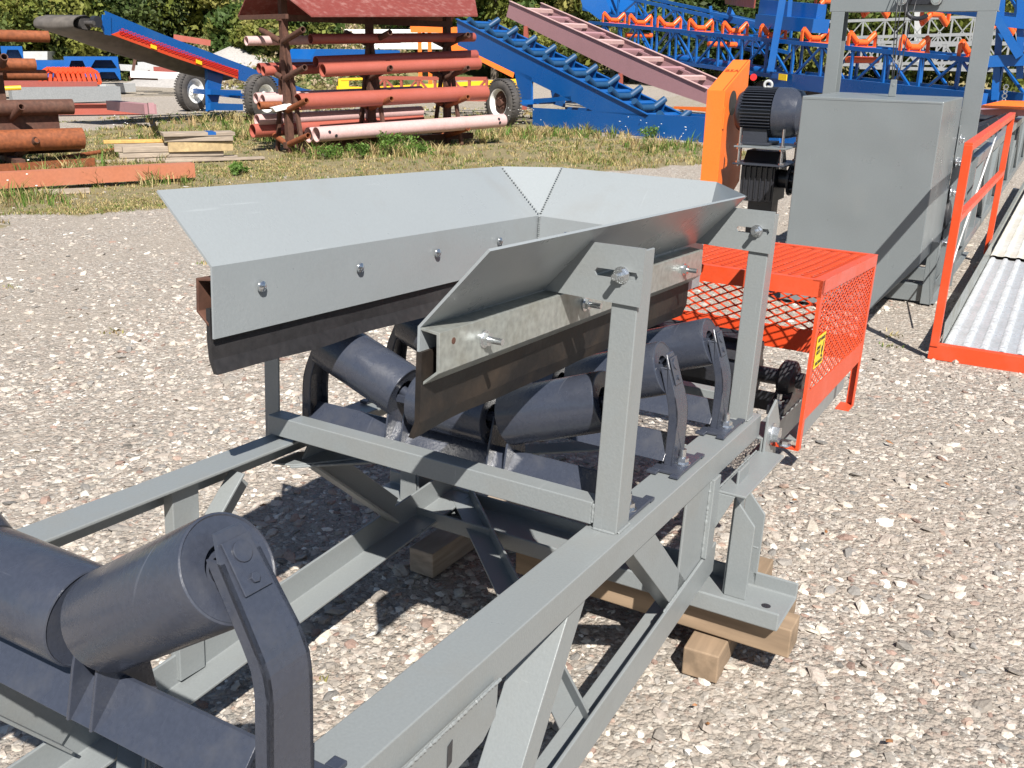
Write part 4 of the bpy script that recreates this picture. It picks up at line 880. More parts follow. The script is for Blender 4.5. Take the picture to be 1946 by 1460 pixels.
for i in range(11):
    c = ta4.lerp(tb4, .07 + i * .098) - up4 * .09
    q3('rung', lambda b: b.bar(c + nn2 * .02, c + nn2 * W4, .15 if i % 2 else .12, .05 if i % 2 else .09, up4), M['pink'] if i % 2 == 0 else M['mauve'])
    q3('inner_rail', lambda b: b.bar(c + nn2 * .95, c + nn2 * .95 + s4 * .42, .05, .04)) if i % 2 else None
q3('trestle', lambda b: (b.bar(B4P(1000, 50), B4P(1000, 50) * 1 - V((0, 0, 2.2)), .1, .1), b.bar(B4P(1180, 140), B4P(1180, 140) - V((0, 0, 1.1)), .1, .1)), M['coral'])
# ---- blue truss conveyor on tandem wheels at the right
s5 = empty('truss_conveyor', (0, 0, 0), 'long blue lattice conveyor on road wheels with orange troughing idlers along its top', 'conveyor')
def q5(name, fn, m=bl, parent=s5): b = MB(); fn(b); return b.build(name, m, parent, 0)
TA, TB = DP(1120, 43, 32.5), DP(1905, 120, 21.0); td = (TB - TA); tl = td.length; tdn = td.normalized(); acr = V((-tdn.y, tdn.x, 0)).normalized()
if acr.dot(V((cos(rad(12)), sin(rad(12)), 0))) < 0: acr = -acr
hh = .80; BW = 1.1
for w_ in (0, BW): q5('side_truss', lambda b: truss(b, TA + acr * w_, TB + acr * w_, hh, 16, .09, .07))
for i in range(17):
    p = TA.lerp(TB, i / 16); q5('cross_bar', lambda b: b.bar(p, p + acr * BW, .06, .06)); q5('cross_bar', lambda b: b.bar(p - V((0, 0, hh)), p - V((0, 0, hh)) + acr * BW, .06, .06))
def oidler(parent, p, acr_, up_, sc=1.0, mm=None, fl=1):
    mm = mm or M['idler_o']; e = empty('idler', (0, 0, 0)); e.parent = parent; up_ = V(up_)
    P = lambda a, h: p + acr_ * a * sc + up_ * h * sc
    b = MB()
    b.bar(P(0, .03), P(1.15, .03), .12 * sc, .05 * sc, up_)
    for s0_, s1_ in ((.04, .05), (1.11, 1.10)): b.bar(P(s0_, .0), P(s0_, .36), .10 * sc, .045 * sc, acr_); 
    b.bar(P(.04, .36), P(.12, .47), .09 * sc, .04 * sc, acr_); b.bar(P(1.11, .36), P(1.03, .47), .09 * sc, .04 * sc, acr_); b.bar(P(.36, .03), P(.36, .16), .07 * sc, .03 * sc, acr_); b.bar(P(.79, .03), P(.79, .16), .07 * sc, .03 * sc, acr_)
    b.build('idler_frame', mm, e)
    for a_, b_ in ((P(.38, .16), P(.77, .16)), (P(.36, .18), P(.10, .40)), (P(.79, .18), P(1.05, .40))):
        r_ = MB(); r_.cyl(a_, b_, .085 * sc, 16); r_.build('roller', mm, e)
    return e
for i in range(11): oidler(s5, TA.lerp(TB, .05 + i * .098), acr, Z, .74)
for i in (2, 6, 11): q5('return_roller', lambda b: b.cyl(TA.lerp(TB, i / 15) - V((0, 0, .25)) + acr * .1, TA.lerp(TB, i / 15) - V((0, 0, .25)) + acr * 1.0, .07, 14), M['idler_o'])
CA = DP(1466, 150, 25.5); CB = DP(1870, 196, 20.5)
q5('chassis_beam', lambda b: (b.bar(CA, CB, .12, .34), b.bar(CA + acr * 1.1, CB + acr * 1.1, .12, .34)))
q5('pipe_strut', lambda b: b.cyl(DP(1290, 112, 29), DP(1480, 140, 26), .13, 20))
q5('mast', lambda b: b.bar(DP(1489, -12, 25.2), DP(1464, 136, 25.2), .22, .16)); q5('mast_strut', lambda b: b.bar(DP(1449, -10, 26.8), DP(1450, 36, 26.8), .12, .12)); q5('mast_strut', lambda b: b.bar(DP(1503, -10, 25.6), DP(1498, 50, 25.6), .10, .10))
q5('cross_plate', lambda b: (b.bar(DP(1450, 40, 26.5), DP(1560, 50, 25), .5, .30), b.bar(DP(1450, 20, 26.8), DP(1560, 30, 25.4), .3, .5)))
q5('number_plate', lambda b: b.obox(DP(1500, 147, 25.0) - acr * .2, tdn * .14, V((0, 0, .07)), acr * .01), M['yellow'])
for px, D in ((1468, 26.5), (1532, 25.2), (1455, 27.5), (1560, 24.6)):
    p = DP(px, 180, D); w_e = empty('wheel', (0, 0, 0)); w_e.parent = s5; wheel(w_e, (p.x, p.y, .52), acr, .52, .26)
q5('tail_lamp', lambda b: b.cyl(DP(1432, 147, 25.2), DP(1432, 147, 25.3), .08, 16), M['reddk'])
# upper folded truss
s6 = empty('folded_truss_section', (0, 0, 0), 'upper blue lattice section folded back over the truss conveyor, orange idlers hanging beneath', 'conveyor section')
def q6(name, fn, m=bl): b = MB(); fn(b); return b.build(name, m, s6, 0)
UA, UB = DP(1110, -22, 34), DP(1450, 54, 29); 
for w_ in (0, 1.0): q6('side_truss', lambda b: truss(b, UA + acr * w_, UB + acr * w_, .62, 9, .09, .07))
q6('end_plate', lambda b: b.prism([DP(1102, -5, 33), DP(1150, -5, 33), DP(1160, 22, 33), DP(1140, 38, 33), DP(1108, 14, 33)], acr * 1.0))
q6('hinge_lug', lambda b: (b.prism([DP(1380, 28, 29.5), DP(1384, 14, 29.5), DP(1392, 28, 29.5)], acr * .1), b.bar(DP(1350, 12, 29.8), DP(1356, 52, 29.8), .25, .08), b.bar(DP(1356, 26, 29.5), DP(1445, 46, 28.5), .3, .08)))
U2, U3 = DP(1510, -14, 26.5), DP(1930, 36, 21.5)
for w_ in (0, 1.1): q6('rear_truss', lambda b: truss(b, U2 + acr * w_ + V((0, 0, .65)), U3 + acr * w_ + V((0, 0, .65)), .65, 9, .10, .08))
for k in (0.12, .37, .64, .90): oidler(s6, U2.lerp(U3, k) + acr * .0, acr, -Z, .74)
q6('knee_brace', lambda b: b.bar(DP(1876, 4, 20.6), DP(1938, 108, 20.6), .20, .14))
q6('corner_post', lambda b: (b.bar(DP(1905, -20, 20.9), DP(1890, 190, 20.9), .16, .12), b.bar(DP(1940, -20, 20.9), DP(1938, 150, 20.9), .14, .12), b.bar(DP(1880, 38, 20.8), DP(1990, 50, 20.8), .12, .18), b.bar(DP(1860, 118, 20.8), DP(1990, 112, 20.8), .3, .2)))
tag(MB().build('x', bl) if 0 else s6, None)
b = MB(); c0_ = DP(1912, 165, 19.5)
for k in range(7): b.torus(c0_ - V((0, 0, .075 * k)), (1, k % 2, 0), .035, .010, 12, 6)
b.build('safety_chain', M['zinc'], s6)
# red wire basket at the very top
b = MB(); PB = VP(DP(1420, 10, 27), math.degrees(math.atan2(-acr.y, -acr.x)) + 60); slab(b, PB, [(1376, -12), (1436, -12), (1432, 16), (1378, 8)], 0, .03); tag(b.build('guard_panel', M['coral'], None), 'dull red mesh guard panel hanging at the top edge above the blue lattice', 'guard panel')
# ---- orange boards behind the gantry
b = MB(); b.prism([DP(1866, 200, 12), DP(1905, 191, 12), DP(1990, 193, 12), DP(1990, 205, 12)], V((.5, .1, -.05))); tag(b.build('orange_plate', M['orange2'], None), 'flat bright orange plate behind the right gantry post', 'plate')
b = MB(); b.prism([DP(1866, 209, 12.5), DP(1930, 206, 12.5), DP(1990, 208, 12.5), DP(1990, 222, 12.5), DP(1870, 219, 12.5)], V((.4, .1, 0))); tag(b.build('primed_plate', M['mauve'], None), 'mauve primed plate under the orange one', 'plate')
# ---- pale galvanised lattice frames stacked far behind
for j, (px0, py0_, px1, py1_, D, h) in enumerate(((1560, 42, 1900, 30, 41, .95), (1600, 72, 1900, 64, 38, .9), (1640, 80, 1960, 84, 36, .8), (1850, 30, 2000, 34, 44, .95))):
    b = MB(); truss(b, DP(px0, py0_, D), DP(px1, py1_, D), h, 8, .10, .08, xbrace=True); e = b
    tag(b.build('lattice_frame', M['lattice'], None), ['topmost pale gray lattice frame standing behind the blue truss', 'pale gray lattice frame in the middle of the far stack', 'lowest pale gray lattice frame in the far stack', 'pale gray lattice frame farthest right behind the knee brace'][j], 'lattice frame', 'pale lattice frames behind the blue truss')
b = MB(); b.bar(DP(1744, 118, 45), DP(1744, 0, 45), .25, .25); tag(b.build('pole', M['lgray'], None), 'pale pole rising behind the far lattice frames', 'pole')
# ---- white trailers / building
def trailer(px0, px1, py0_, py1_, D, label):
    e = empty('white_trailer', (0, 0, 0), label, 'trailer'); A, B = DP(px0, py1_, D), DP(px1, py1_, D); H_ = DP(px0, py0_, D).z - A.z; dn = (B - A).normalized(); n_ = V((-dn.y, dn.x, 0)); n_ = n_ if n_.dot(A - CW) > 0 else -n_
    b = MB(); b.prism([A, B, B + n_ * 2.4, A + n_ * 2.4], (0, 0, H_)); b.build('body', M['white'], e, .02)
    b = MB()
    for k in range(14): q = A.lerp(B, (k + .5) / 14) - n_ * .015; b.bar(q + V((0, 0, .1)), q + V((0, 0, H_ - .1)), .05, .02, dn)
    b.build('ribs', M['lgray'], e)
    for k in (.1, .2, .85): b = MB(); b.cyl(A.lerp(B, k) + n_ * .1 + V((0, 0, -.5)), A.lerp(B, k) + n_ * .4 + V((0, 0, -.5)), .5, 24); b.build('tyre', M['tyre'], e)
    return e
trailer(655, 845, 56, 94, 56, 'long white trailer seen through the upper tiers of the pipe rack')
trailer(1262, 1378, 68, 96, 60, 'white trailer seen through the blue truss')
# ---- machinery behind the pipe rack
YP = VP(G(760, 178), -40)
def lone(name, m, label, cat, fn, **kw): b = MB(); fn(b); o_ = b.build(name, m, None, 0, label=label, cat=cat, **kw); return o_
lone('yellow_gantry', M['yel2'], 'yellow steel frame with a square opening seen through the middle of the pipe rack', 'frame', lambda b: (slab(b, YP, [(643, 150), (663, 150), (663, 170), (643, 170)], 0, .1), slab(b, YP, [(648, 149), (760, 146), (760, 151), (648, 153)], -.02, .1), slab(b, YP, [(640, 164), (700, 166), (985, 150), (985, 168), (700, 176), (640, 172)], .05, .12)))
lone('red_lattice', M['coral'], 'coral red lattice beam lying behind the pipe rack', 'lattice beam', lambda b: truss(b, DP(700, 148, 24), DP(925, 150, 23), .45, 7, .08, .07))
OP = VP(G(930, 215), -35)
lone('orange_guard', M['orange2'], 'bright orange mesh guard sloping beneath the blue ladder conveyor', 'guard', lambda b: (slab(b, OP, [(866, 62), (905, 92), (980, 128), (975, 148), (880, 100), (850, 96)], 0, .04)))
lone('blue_hopper', bl, 'dark blue hopper side with a cut corner behind the left half of the rack', 'hopper', lambda b: slab(b, VP(G(640, 200), -10), [(601, 94), (700, 94), (760, 96), (760, 125), (592, 123), (590, 113)], 0, 1.2))
lone('orange_post', M['orange2'], 'thin orange upright between the white trailer and the rack', 'post', lambda b: (b.bar(DP(799, 160, 27), DP(797, 50, 27), .1, .1), b.bar(DP(818, 160, 27), DP(816, 56, 27), .1, .1), b.bar(DP(780, 56, 27), DP(905, 58, 27), .1, .15)))
# ---- left: cantilever rack with rusty pipes
LK = VP(G(100, 305), -22)
lk = empty('cantilever_rack', (0, 0, 0), 'rusty cantilever rack at the left edge, its pipe arms poking up between the pipes', 'rack')
def lp(name, fn, m=M['rust2']): b = MB(); fn(b); return b.build(name, m, lk, 0)
for px, base in ((18, 300), (-120, 300)):
    lp('upright', lambda b: b.bar(LK.at(px, 306), V(LK.at(px, 306)[:2] + (2.3,)) if 0 else V((LK.at(px, 306).x, LK.at(px, 306).y, 2.1)), .13, .13, LK.d))
for px, py, tx, ty in ((18, 228, 41, 203), (38, 292, 69, 266), (5, 128, 8, 108)):
    lp('arm', lambda b: b.pipe(LK.at(px - 4, py + 4, -.2), LK.at(tx, ty, -.62), .05, .012, 14))
lp('base', lambda b: (b.bar(V((LK.at(18, 306).x, LK.at(18, 306).y, .05)) - LK.n * .7, V((LK.at(18, 306).x, LK.at(18, 306).y, .05)) + LK.n * .7, .12, .1)))
def lpipe(rx, ry, rpx, off, mt, label):
    B = LK.at(rx, ry, off); r = rpx / FPX * (B - CW).length; A = B - LK.d * 4.2
    e = empty('rusty_pipe', B - V((0, 0, r)), label, 'pipe', 'rusty pipes on the left rack'); b = MB(); b.pipe(A - e.location, B - e.location, r, .012, 32); b.build('pipe_wall', mt, e); return e
lpipe(92, 70, 9, -.2, M['rust'], 'highest rusty pipe at the left edge, its end against the trees')
lpipe(67, 123, 9.5, -.3, M['rust'], 'ochre rusty pipe under the blue chute at the left edge')
lpipe(87, 143, 8.5, .2, M['rust'], 'rusty pipe with a bright orange end above the red beams')
lpipe(138, 203, 12.5, -.35, M['rust2'], 'gray brown pipe with orange scabs, right above the dark channel')
lpipe(157, 263, 17.5, -.45, M['rust'], 'fattest bright rusty pipe at the left edge, above the peach beam')
lpipe(150, 275, 12, .1, M['rust2'], 'dark pipe half hidden under the fattest rusty pipe')
lone('rusty_channel', M['rust2'], 'deep dark rusty channel lying on the left rack between two pipes', 'channel', lambda b: b.C(LK.at(114, 246, -.3), LK.at(114, 246, -.3) - LK.d * 4, Z, -LK.n, .32, .10, .012))
lone('rusty_angle', M['rust'], 'low rusty angle iron on the ground behind the peach beam', 'angle iron', lambda b: b.L(G(-60, 336), G(182, 318), Z, V((.3, .9, 0)), .13, .12, .012))
lone('rusty_rod', M['rust'], 'thin rusty rod in the grass pointing at the lumber pile', 'rod', lambda b: b.cyl(G(120, 300, .05), G(236, 282, .09), .032, 12))
pa, pb_ = G(-80, 369), G(368, 342)
lone('box_beam', mat('peach_primer', (.40, .145, .078), .55, var=.06, dirt=(.38, .15, .09), dirt_amt=.2, dirt_scale=3), 'long peach primed box beam lying on the grass at the left', 'beam', lambda b: b.bar(pa + V((0, 0, .13)), pb_ + V((0, 0, .13)), .17, .18))
lone('plank', M['oldwood'], 'gray wood scrap under the peach beam', 'plank', lambda b: b.bar(G(66, 366, .02), G(170, 362, .02), .12, .05))
# red H beam with mauve piece
def hbeam(b, A, B, h, w_, t=.02):
    A, B = V(A), V(B); b.bar(A, B, w_, t); b.bar(A + Z * h, B + Z * h, w_, t); b.bar(A + Z * h / 2, B + Z * h / 2, t, h)
lone('red_beam', M['coral'], 'red and white I beam lying on the gravel left of the blue conveyor', 'beam', lambda b: hbeam(b, G(60, 218, .03), G(279, 216, .03), .24, .2))
lone('primed_channel', M['mauve'], 'mottled mauve and white channel leaning on the end of the red beam', 'channel', lambda b: (b.bar(G(213, 200, .36), G(286, 208, .40), .25, .20), b.bar(G(283, 205, .30), G(288, 206, .55), .1, .2)))
lone('gray_beam', M['lattice'], 'long pale gray beam beneath the orange idler frames', 'beam', lambda b: b.bar(G(20, 181, .25), G(226, 178, .25), .3, .42))
lone('gray_slab', M['lgray'], 'short gray channel end right of the orange idler frames', 'channel', lambda b: b.bar(G(185, 168, .2), G(241, 166, .2), .8, .3))
lone('red_beams', M['oxide'], 'dark red beams carrying the pile of orange idler frames', 'beam', lambda b: (b.bar(DP(-60, 160, 36), DP(184, 160, 36), .6, .18), b.bar(DP(-60, 153, 36.5), DP(90, 153, 36.5), .5, .12)))
lone('yellow_bar', M['yel2'], 'thin yellow bar end at the left edge below the red beams', 'bar', lambda b: b.cyl(DP(-40, 170, 30), DP(40, 167, 30), .06, 12))
for i in range(9):
    px = 96 + i * 9.5; e = empty('idler_frame', DP(px, 158, 36), None if 0 else 'orange steel idler frame standing in a close row of nine on the red beams', 'idler frame', 'orange idler frames stacked left of the blue conveyor')
    b = MB(); b.torus((0, 0, .0), (.8, .2, .1), .30, .05, 12, 6, 0, pi) if 0 else None
    u = V((-.55, .83, 0)); 
    b.bar(-u * .32, -u * .26 + Z * .32, .06, .10, u); b.bar(u * .32, u * .26 + Z * .32, .06, .10, u); b.bar(-u * .26 + Z * .32, Z * .46, .06, .10, u); b.bar(u * .26 + Z * .32, Z * .46, .06, .10, u); b.bar(-u * .34, u * .34, .08, .08)
    b.build('bracket', M['orange'], e)
# blue bins
def bin_(px0, px1, py0_, py1_, D, label, mouth=True):
    e = empty('blue_bin', (0, 0, 0), label, 'bin', 'blue steel chutes stacked at the left'); A = DP(px0, py1_, D); B = DP(px1, py1_, D); h = DP(px0, py0_, D).z - A.z; dn = (B - A).normalized(); n_ = V((dn.y, -dn.x, 0)); n_ = n_ if n_.dot(A - CW) > 0 else -n_
    L_ = (B - A).length; P = lambda a, k, z: A + dn * a * L_ + n_ * k + Z * z * h
    b = MB()
    if mouth:
        b.prism([P(0, 0, .0), P(.12, 0, .0), P(.3, 0, .72), P(.8, 0, .72), P(.95, 0, .0), P(1, 0, 0), P(1, 0, 1), P(0, 0, 1)], n_ * .04); b.prism([P(0, .04, 1), P(1, .04, 1), P(1, 1.5, 1), P(0, 1.5, 1)], (0, 0, -.04)); b.prism([P(0, .04, .96), P(0, 1.5, .96), P(0, 1.5, 0), P(0, .04, 0)], dn * .04); b.prism([P(1, .04, .96), P(1, 1.5, .96), P(1, 1.5, 0), P(1, .04, 0)], -dn * .04); b.prism([P(0.02, 1.5, .96), P(.98, 1.5, .96), P(.98, 1.5, 0), P(0.02, 1.5, 0)], -n_ * .04)
    else: b.prism([P(0, 0, 0), P(1, 0, 0), P(1, 0, 1), P(0, 0, 1)], n_ * 1.4)
    b.build('shell', bl, e); return e
bin_(68, 128, 115, 133, 41, 'low blue chute side with a plain flat face', False)
bin_(124, 168, 108, 134, 40, 'blue chute with an open mouth, left one of the upper pair')
bin_(164, 226, 108, 130, 39.6, 'blue chute with an open mouth, right one of the upper pair')
bin_(72, 190, 133, 147, 39.4, 'long low blue box under the upper chutes', False)
bin_(176, 230, 131, 152, 38.6, 'blue chute with a wide dark mouth at the bottom right of the stack')
bin_(4, 45, 88, 112, 38, 'blue chute at the far left above the ochre pipe')
lone('gray_container', M['lgray'], 'pale gray steel box behind the left blue chutes', 'container', lambda b: b.prism([DP(44, 120, 50), DP(90, 120, 50), DP(90, 98, 50), DP(44, 98, 50)], V((1.5, 1.5, 0))))
# steel on stands behind the blue conveyor
for j, (a, b_, m, lab) in enumerate((((248, 141), (400, 146), 'white', 'white painted tube on stands beneath the blue conveyor belt'), ((292, 133), (420, 138), 'oxide', 'red oxide channel above the white tube on stands'), ((262, 124), (400, 126), 'lgray', 'gray channel on top of the steel on stands'), ((225, 128), (300, 132), 'lgray', 'gray plate left of the stands behind the orange frames'), ((330, 71), (400, 82), 'coral', 'short coral beam on the slope behind the blue conveyor'))):
    lone('steel_section', M[m], lab, 'steel section', lambda b: b.bar(DP(*a, 38 + j), DP(*b_, 38 + j), .3, .22))
lone('steel_stand', M['rust2'], 'small rusty trestle holding steel sections behind the blue conveyor', 'trestle', lambda b: (b.bar(DP(250, 150, 38), DP(257, 110, 38), .1, .1), b.bar(DP(245, 148, 38), DP(300, 150, 38), .1, .1), b.bar(DP(268, 146, 38), DP(285, 135, 38), .08, .08)))
# lumber pile: individual planks, laid out on the ground around one spot
LPO = G(335, 306); lr = V((.80, -.60, 0)).normalized(); lb2 = V((.60, .80, 0)).normalized()
# (along, back, height of underside, length, width, thickness, yaw)
pls = [(.05, .10, .0, 1.75, .16, .05, 4), (-.42, -.05, .0, 1.5, .14, .04, -3), (.62, -.10, .0, 1.5, .14, .035, 7), (-.05, .12, .055, 1.5, .20, .07, 2), (-.30, .25, .13, 1.15, .13, .12, -2), (-.62, .30, .25, .85, .13, .05, 1),
       (.42, .06, .13, .95, .13, .15, 1), (.40, .05, .285, 1.0, .16, .07, -2), (.40, .12, .36, 1.05, .34, .055, 3), (-.35, .75, .13, .9, .20, .07, 2), (-.35, .10, .13, .85, .12, .09, 3)]
plm = ['oldwood', 'oldwood', 'oldwood', 'oldwood', 'oldwood', 'yelwood', 'wood2', 'oldwood', 'oldwood', 'oldwood', 'oldwood']
lbs = ['gray board at the very bottom of the lumber pile', 'gray board lying at the lower left of the lumber pile', 'gray board fanned out to the lower right of the lumber pile', 'wide gray board just above the bottom boards of the lumber pile', 'thick gray beam at the left of the lumber pile', 'yellowish plank on the left shoulder of the lumber pile', 'squared tan block at the right front of the lumber pile', 'pale gray plank between the tan block and the top board', 'wide gray board with a blue paint patch on top of the lumber pile', 'reddish gray board at the back left of the lumber pile', 'rounded gray beam below the yellowish plank']
M['wood2'] = mat('tan_block', (.42, .31, .16), .75, var=.15, bump=.3, scale=20, dirt=(.25, .18, .10), dirt_amt=.3, dirt_scale=6)
for (a, k, z, L_, w_, h_, yaw), m, l_ in zip(pls, plm, lbs):
    c_ = LPO + lr * a * .9 + lb2 * k + V((0, 0, z)); b = MB(); b.box(-L_ / 2, L_ / 2, -w_ / 2, w_ / 2, 0, h_ * .96)
    o_ = b.build('plank', M[m], None, .006, label=l_, cat='plank', group='planks of the lumber pile'); o_.location = c_; o_.rotation_euler = (rad(random.uniform(-1, 1)), 0, math.atan2(lr.y, lr.x) + rad(yaw))
    if 'blue paint' in l_: bp_ = MB(); bp_.box(.12, .24, -w_ / 2 - .002, w_ / 2 + .002, h_ * .3, h_ * .96 + .003); bp_.build('paint_patch', bl, o_)
# ---------------------------------------------------------------- terrain behind, trees, grass
def hill_h(x, y):
    dx, dy = x - CW.x, y - CW.y; r = np.hypot(dx, dy); az = np.degrees(np.arctan2(dy, dx))
    e = np.clip((r - 62) / 34, 0, 1); e = e * e * (3 - 2 * e)
    base = e * 4.0 + np.clip((r - 95) / 60, 0, 1) * 13
    m = 5.2 * np.exp(-((az - 42.0) / 6.5) ** 2) * np.clip((r - 42) / 22, 0, 1)
    return base + m + .35 * e * vnoise(x, y, .12, 9) - .6
def soil_far(x, y): return np.ones_like(x)
azs = np.radians(np.linspace(-25, 85, 120)); rs = np.concatenate([np.linspace(40, 100, 50), np.linspace(103, 300, 24)])
ga, gr = np.meshgrid(azs, rs, indexing='ij'); x_ = CW.x + gr * np.cos(ga); y_ = CW.y + gr * np.sin(ga); z_ = hill_h(x_, y_)
v = np.stack([x_, y_, z_], -1).reshape(-1, 3); ny = len(rs); i = np.arange(len(azs) - 1)[:, None] * ny + np.arange(ny - 1)[None]; f = np.stack([i, i + ny, i + ny + 1, i + 1], -1).reshape(-1, 4)
M['hill'] = tint_mat('dry_grass_slope', .95, .8, 2.5, var=.3)
hc_ = np.array([(.24, .20, .095)]) * (0.75 + .5 * vnoise(v[:, 0], v[:, 1], .3, 12))[:, None]; gsel = vnoise(v[:, 0], v[:, 1], .15, 13) > .55; hc_[gsel] = np.array([.09, .11, .035])
np_mesh('hillside', v, f[:, ::-1], M['hill'], hc_, True, kind='structure')
M['leaf'] = tint_mat('leaf_green', .6, 0, 5, trans=.35, var=.12)
def leaves(c, r, n, size, pal, flat=1.0):
    """n leaf faces around clump centres c (k,3) with radii r (k,)"""
    k = len(c); idx = rng.integers(0, k, n); d = rng.normal(size=(n, 3)); d /= np.linalg.norm(d, axis=1)[:, None]
    rad_ = r[idx] * rng.random(n) ** .45; p = c[idx] + d * rad_[:, None] * np.array([1, 1, .85 * flat])
    s = size * (.55 + .9 * rng.random(n)); a = rng.normal(size=(n, 3)); a /= np.linalg.norm(a, axis=1)[:, None]; b_ = np.cross(a, rng.normal(size=(n, 3))); b_ /= np.linalg.norm(b_, axis=1)[:, None]
    q = np.stack([p - a * s[:, None], p - b_ * s[:, None] * .5, p + a * s[:, None], p + b_ * s[:, None] * .5], 1)
    pc = np.array(pal)[rng.integers(0, len(pal), k)]; col = pc[idx] * (.7 + .6 * rng.random((n, 1))); return q.reshape(-1, 3), np.arange(n * 4).reshape(-1, 4), np.repeat(col, 4, 0)
PAL = {'dark': [(.035, .060, .018), (.05, .08, .02), (.03, .05, .02), (.07, .095, .025)], 'mid': [(.09, .14, .03), (.14, .18, .04), (.06, .10, .022), (.19, .21, .05)], 'yel': [(.20, .21, .045), (.15, .175, .035), (.27, .25, .07), (.09, .12, .03)]}
M['bark'] = mat('bark', (.11, .09, .07), .9, var=.3, bump=.5, scale=20)
def tree(px, D, h, w_, pal, label, n=5200, seedz=None, base=None, group='trees along the back of the yard', name='leafy_tree'):
    d = DP(px, 110, D); gz_ = float(hill_h(np.array([d.x]), np.array([d.y]))[0]) if D > 42 else 0; p = V((d.x, d.y, max(gz_, -.1)))
    e = empty(name, p, label, 'tree', group)
    k = 34; c = np.zeros((k, 3)); 
    for i in range(k):
        t = rng.random() ** .8; rad_ = w_ * .5 * math.sin(pi * min(.97, .18 + t * .78)) ** .7; a = rng.random() * 6.283; rr2 = rad_ * rng.random() ** .5
        c[i] = (cos(a) * rr2, sin(a) * rr2, h * (.12 + .80 * t))
    r = w_ * (.13 + .12 * rng.random(k)); v_, f_, cl = leaves(c, r, int(n * 1.5), .15 * (D / 60) + .02, PAL[pal])
    b = MB(); b.lathe((0, 0, -.3), Z, [(0, w_ * .035), (h * .35, w_ * .024), (h * .75, w_ * .008)], 10)
    for i in range(7): cc = V(c[i * 4]); b.cyl((0, 0, h * (.2 + .06 * i)), cc, .07, 6, .02)
    b.build('trunk', M['bark'], e); np_mesh('crown', v_, f_, M['leaf'], cl, parent=e); return e
TS = [(-60, 58, 8, 8, 'yel'), (30, 55, 7, 7, 'yel'), (95, 54, 4.6, 5.6, 'yel'), (150, 62, 8, 8, 'dark'), (195, 56, 5.6, 6, 'dark'), (240, 60, 8, 8, 'dark'), (300, 64, 8.5, 9, 'yel'), (345, 60, 5.0, 6, 'yel'), (385, 84, 9, 9, 'mid'), (440, 88, 8, 9, 'dark'), (500, 92, 9, 9, 'mid'),
      (460, 52, 2.0, 3.2, 'mid'), (505, 50, 1.8, 3, 'yel'), (570, 54, 2.2, 4, 'mid'), (570, 94, 8, 9, 'mid'), (660, 90, 8, 9, 'dark'), (730, 80, 8, 8, 'mid'), (800, 68, 8, 8, 'mid'), (870, 74, 9, 9, 'dark'), (940, 66, 8, 8, 'yel'), (1000, 70, 8, 8, 'mid'), (1070, 64, 7.5, 8, 'mid'), (1130, 60, 7, 7, 'yel'), (1190, 66, 8, 8, 'mid'), (1250, 62, 7.5, 8, 'mid'), (1310, 68, 8.5, 8, 'yel'),
      (1370, 60, 7.5, 8, 'dark'), (1430, 66, 8, 8, 'dark'), (1500, 62, 8, 8, 'mid'), (1570, 58, 7, 8, 'mid'), (1640, 64, 8, 9, 'dark'), (1720, 60, 7, 8, 'mid'), (1790, 66, 8, 8, 'yel'), (1860, 60, 8, 8, 'mid'), (1930, 58, 7, 8, 'yel'), (2000, 62, 8, 8, 'mid')]
KN = {'yel': 'yellow green', 'dark': 'dark green', 'mid': 'fresh green'}
WH = [(0, 'at the left edge of the yard'), (100, 'above the left blue chutes'), (200, 'behind the head of the blue conveyor'), (330, 'above the middle of the blue conveyor'), (480, 'left of the rack roof'), (700, 'on the slope behind the pipe rack'), (880, 'behind the right end of the rack roof'), (1020, 'behind the top of the ladder conveyor'), (1200, 'behind the mauve frame and first idlers'), (1400, 'behind the folded blue truss'), (1550, 'left of the gantry'), (1750, 'seen between the gantry posts'), (9999, 'right of the gantry at the edge')]
cnt = {}
for i, (px, D, h, w_, pl) in enumerate(TS):
    wh = next(t for a, t in WH if px <= a + 60); key = (KN[pl], wh); cnt[key] = cnt.get(key, 0) + 1
    sz_ = {1: '', 2: 'second ', 3: 'third '}[min(3, cnt[key])]
    tree(px, D, h, w_, pl, sz_ + KN[pl] + (' bush ' if h < 5 else ' tree ') + wh, n=6500 if D < 66 else 5000)
# dry brush and seed heads on the slope: one mass
n = 1500; pxs = rng.uniform(360, 760, n); az = np.array([math.atan2(*(ray(p_, 100).yx)) for p_ in pxs]); r = rng.uniform(44, 84, n); cx = CW.x + r * np.cos(az); cy = CW.y + r * np.sin(az); cz_ = hill_h(cx, cy) + .15
v_, f_, cl = leaves(np.stack([cx, cy, cz_], 1), rng.uniform(.3, .9, n), 60000, .10, [(.30, .25, .12), (.38, .31, .17), (.24, .22, .08), (.12, .14, .04), (.42, .33, .22), (.09, .12, .03)], .6); np_mesh('dry_brush', v_, f_, M['leaf'], cl, kind='stuff')
# far wooded slope: one mass
n = 2600; az = np.radians(rng.uniform(-12, 70, n)); r = rng.uniform(92, 150, n); cx = CW.x + r * np.cos(az); cy = CW.y + r * np.sin(az); cz_ = hill_h(cx, cy) + rng.uniform(0, 7, n)
v_, f_, cl = leaves(np.stack([cx, cy, cz_], 1), rng.uniform(1.5, 3, n), 90000, .55, PAL['mid'] + PAL['dark']); np_mesh('far_wood', v_, f_, M['leaf'], cl, kind='stuff')
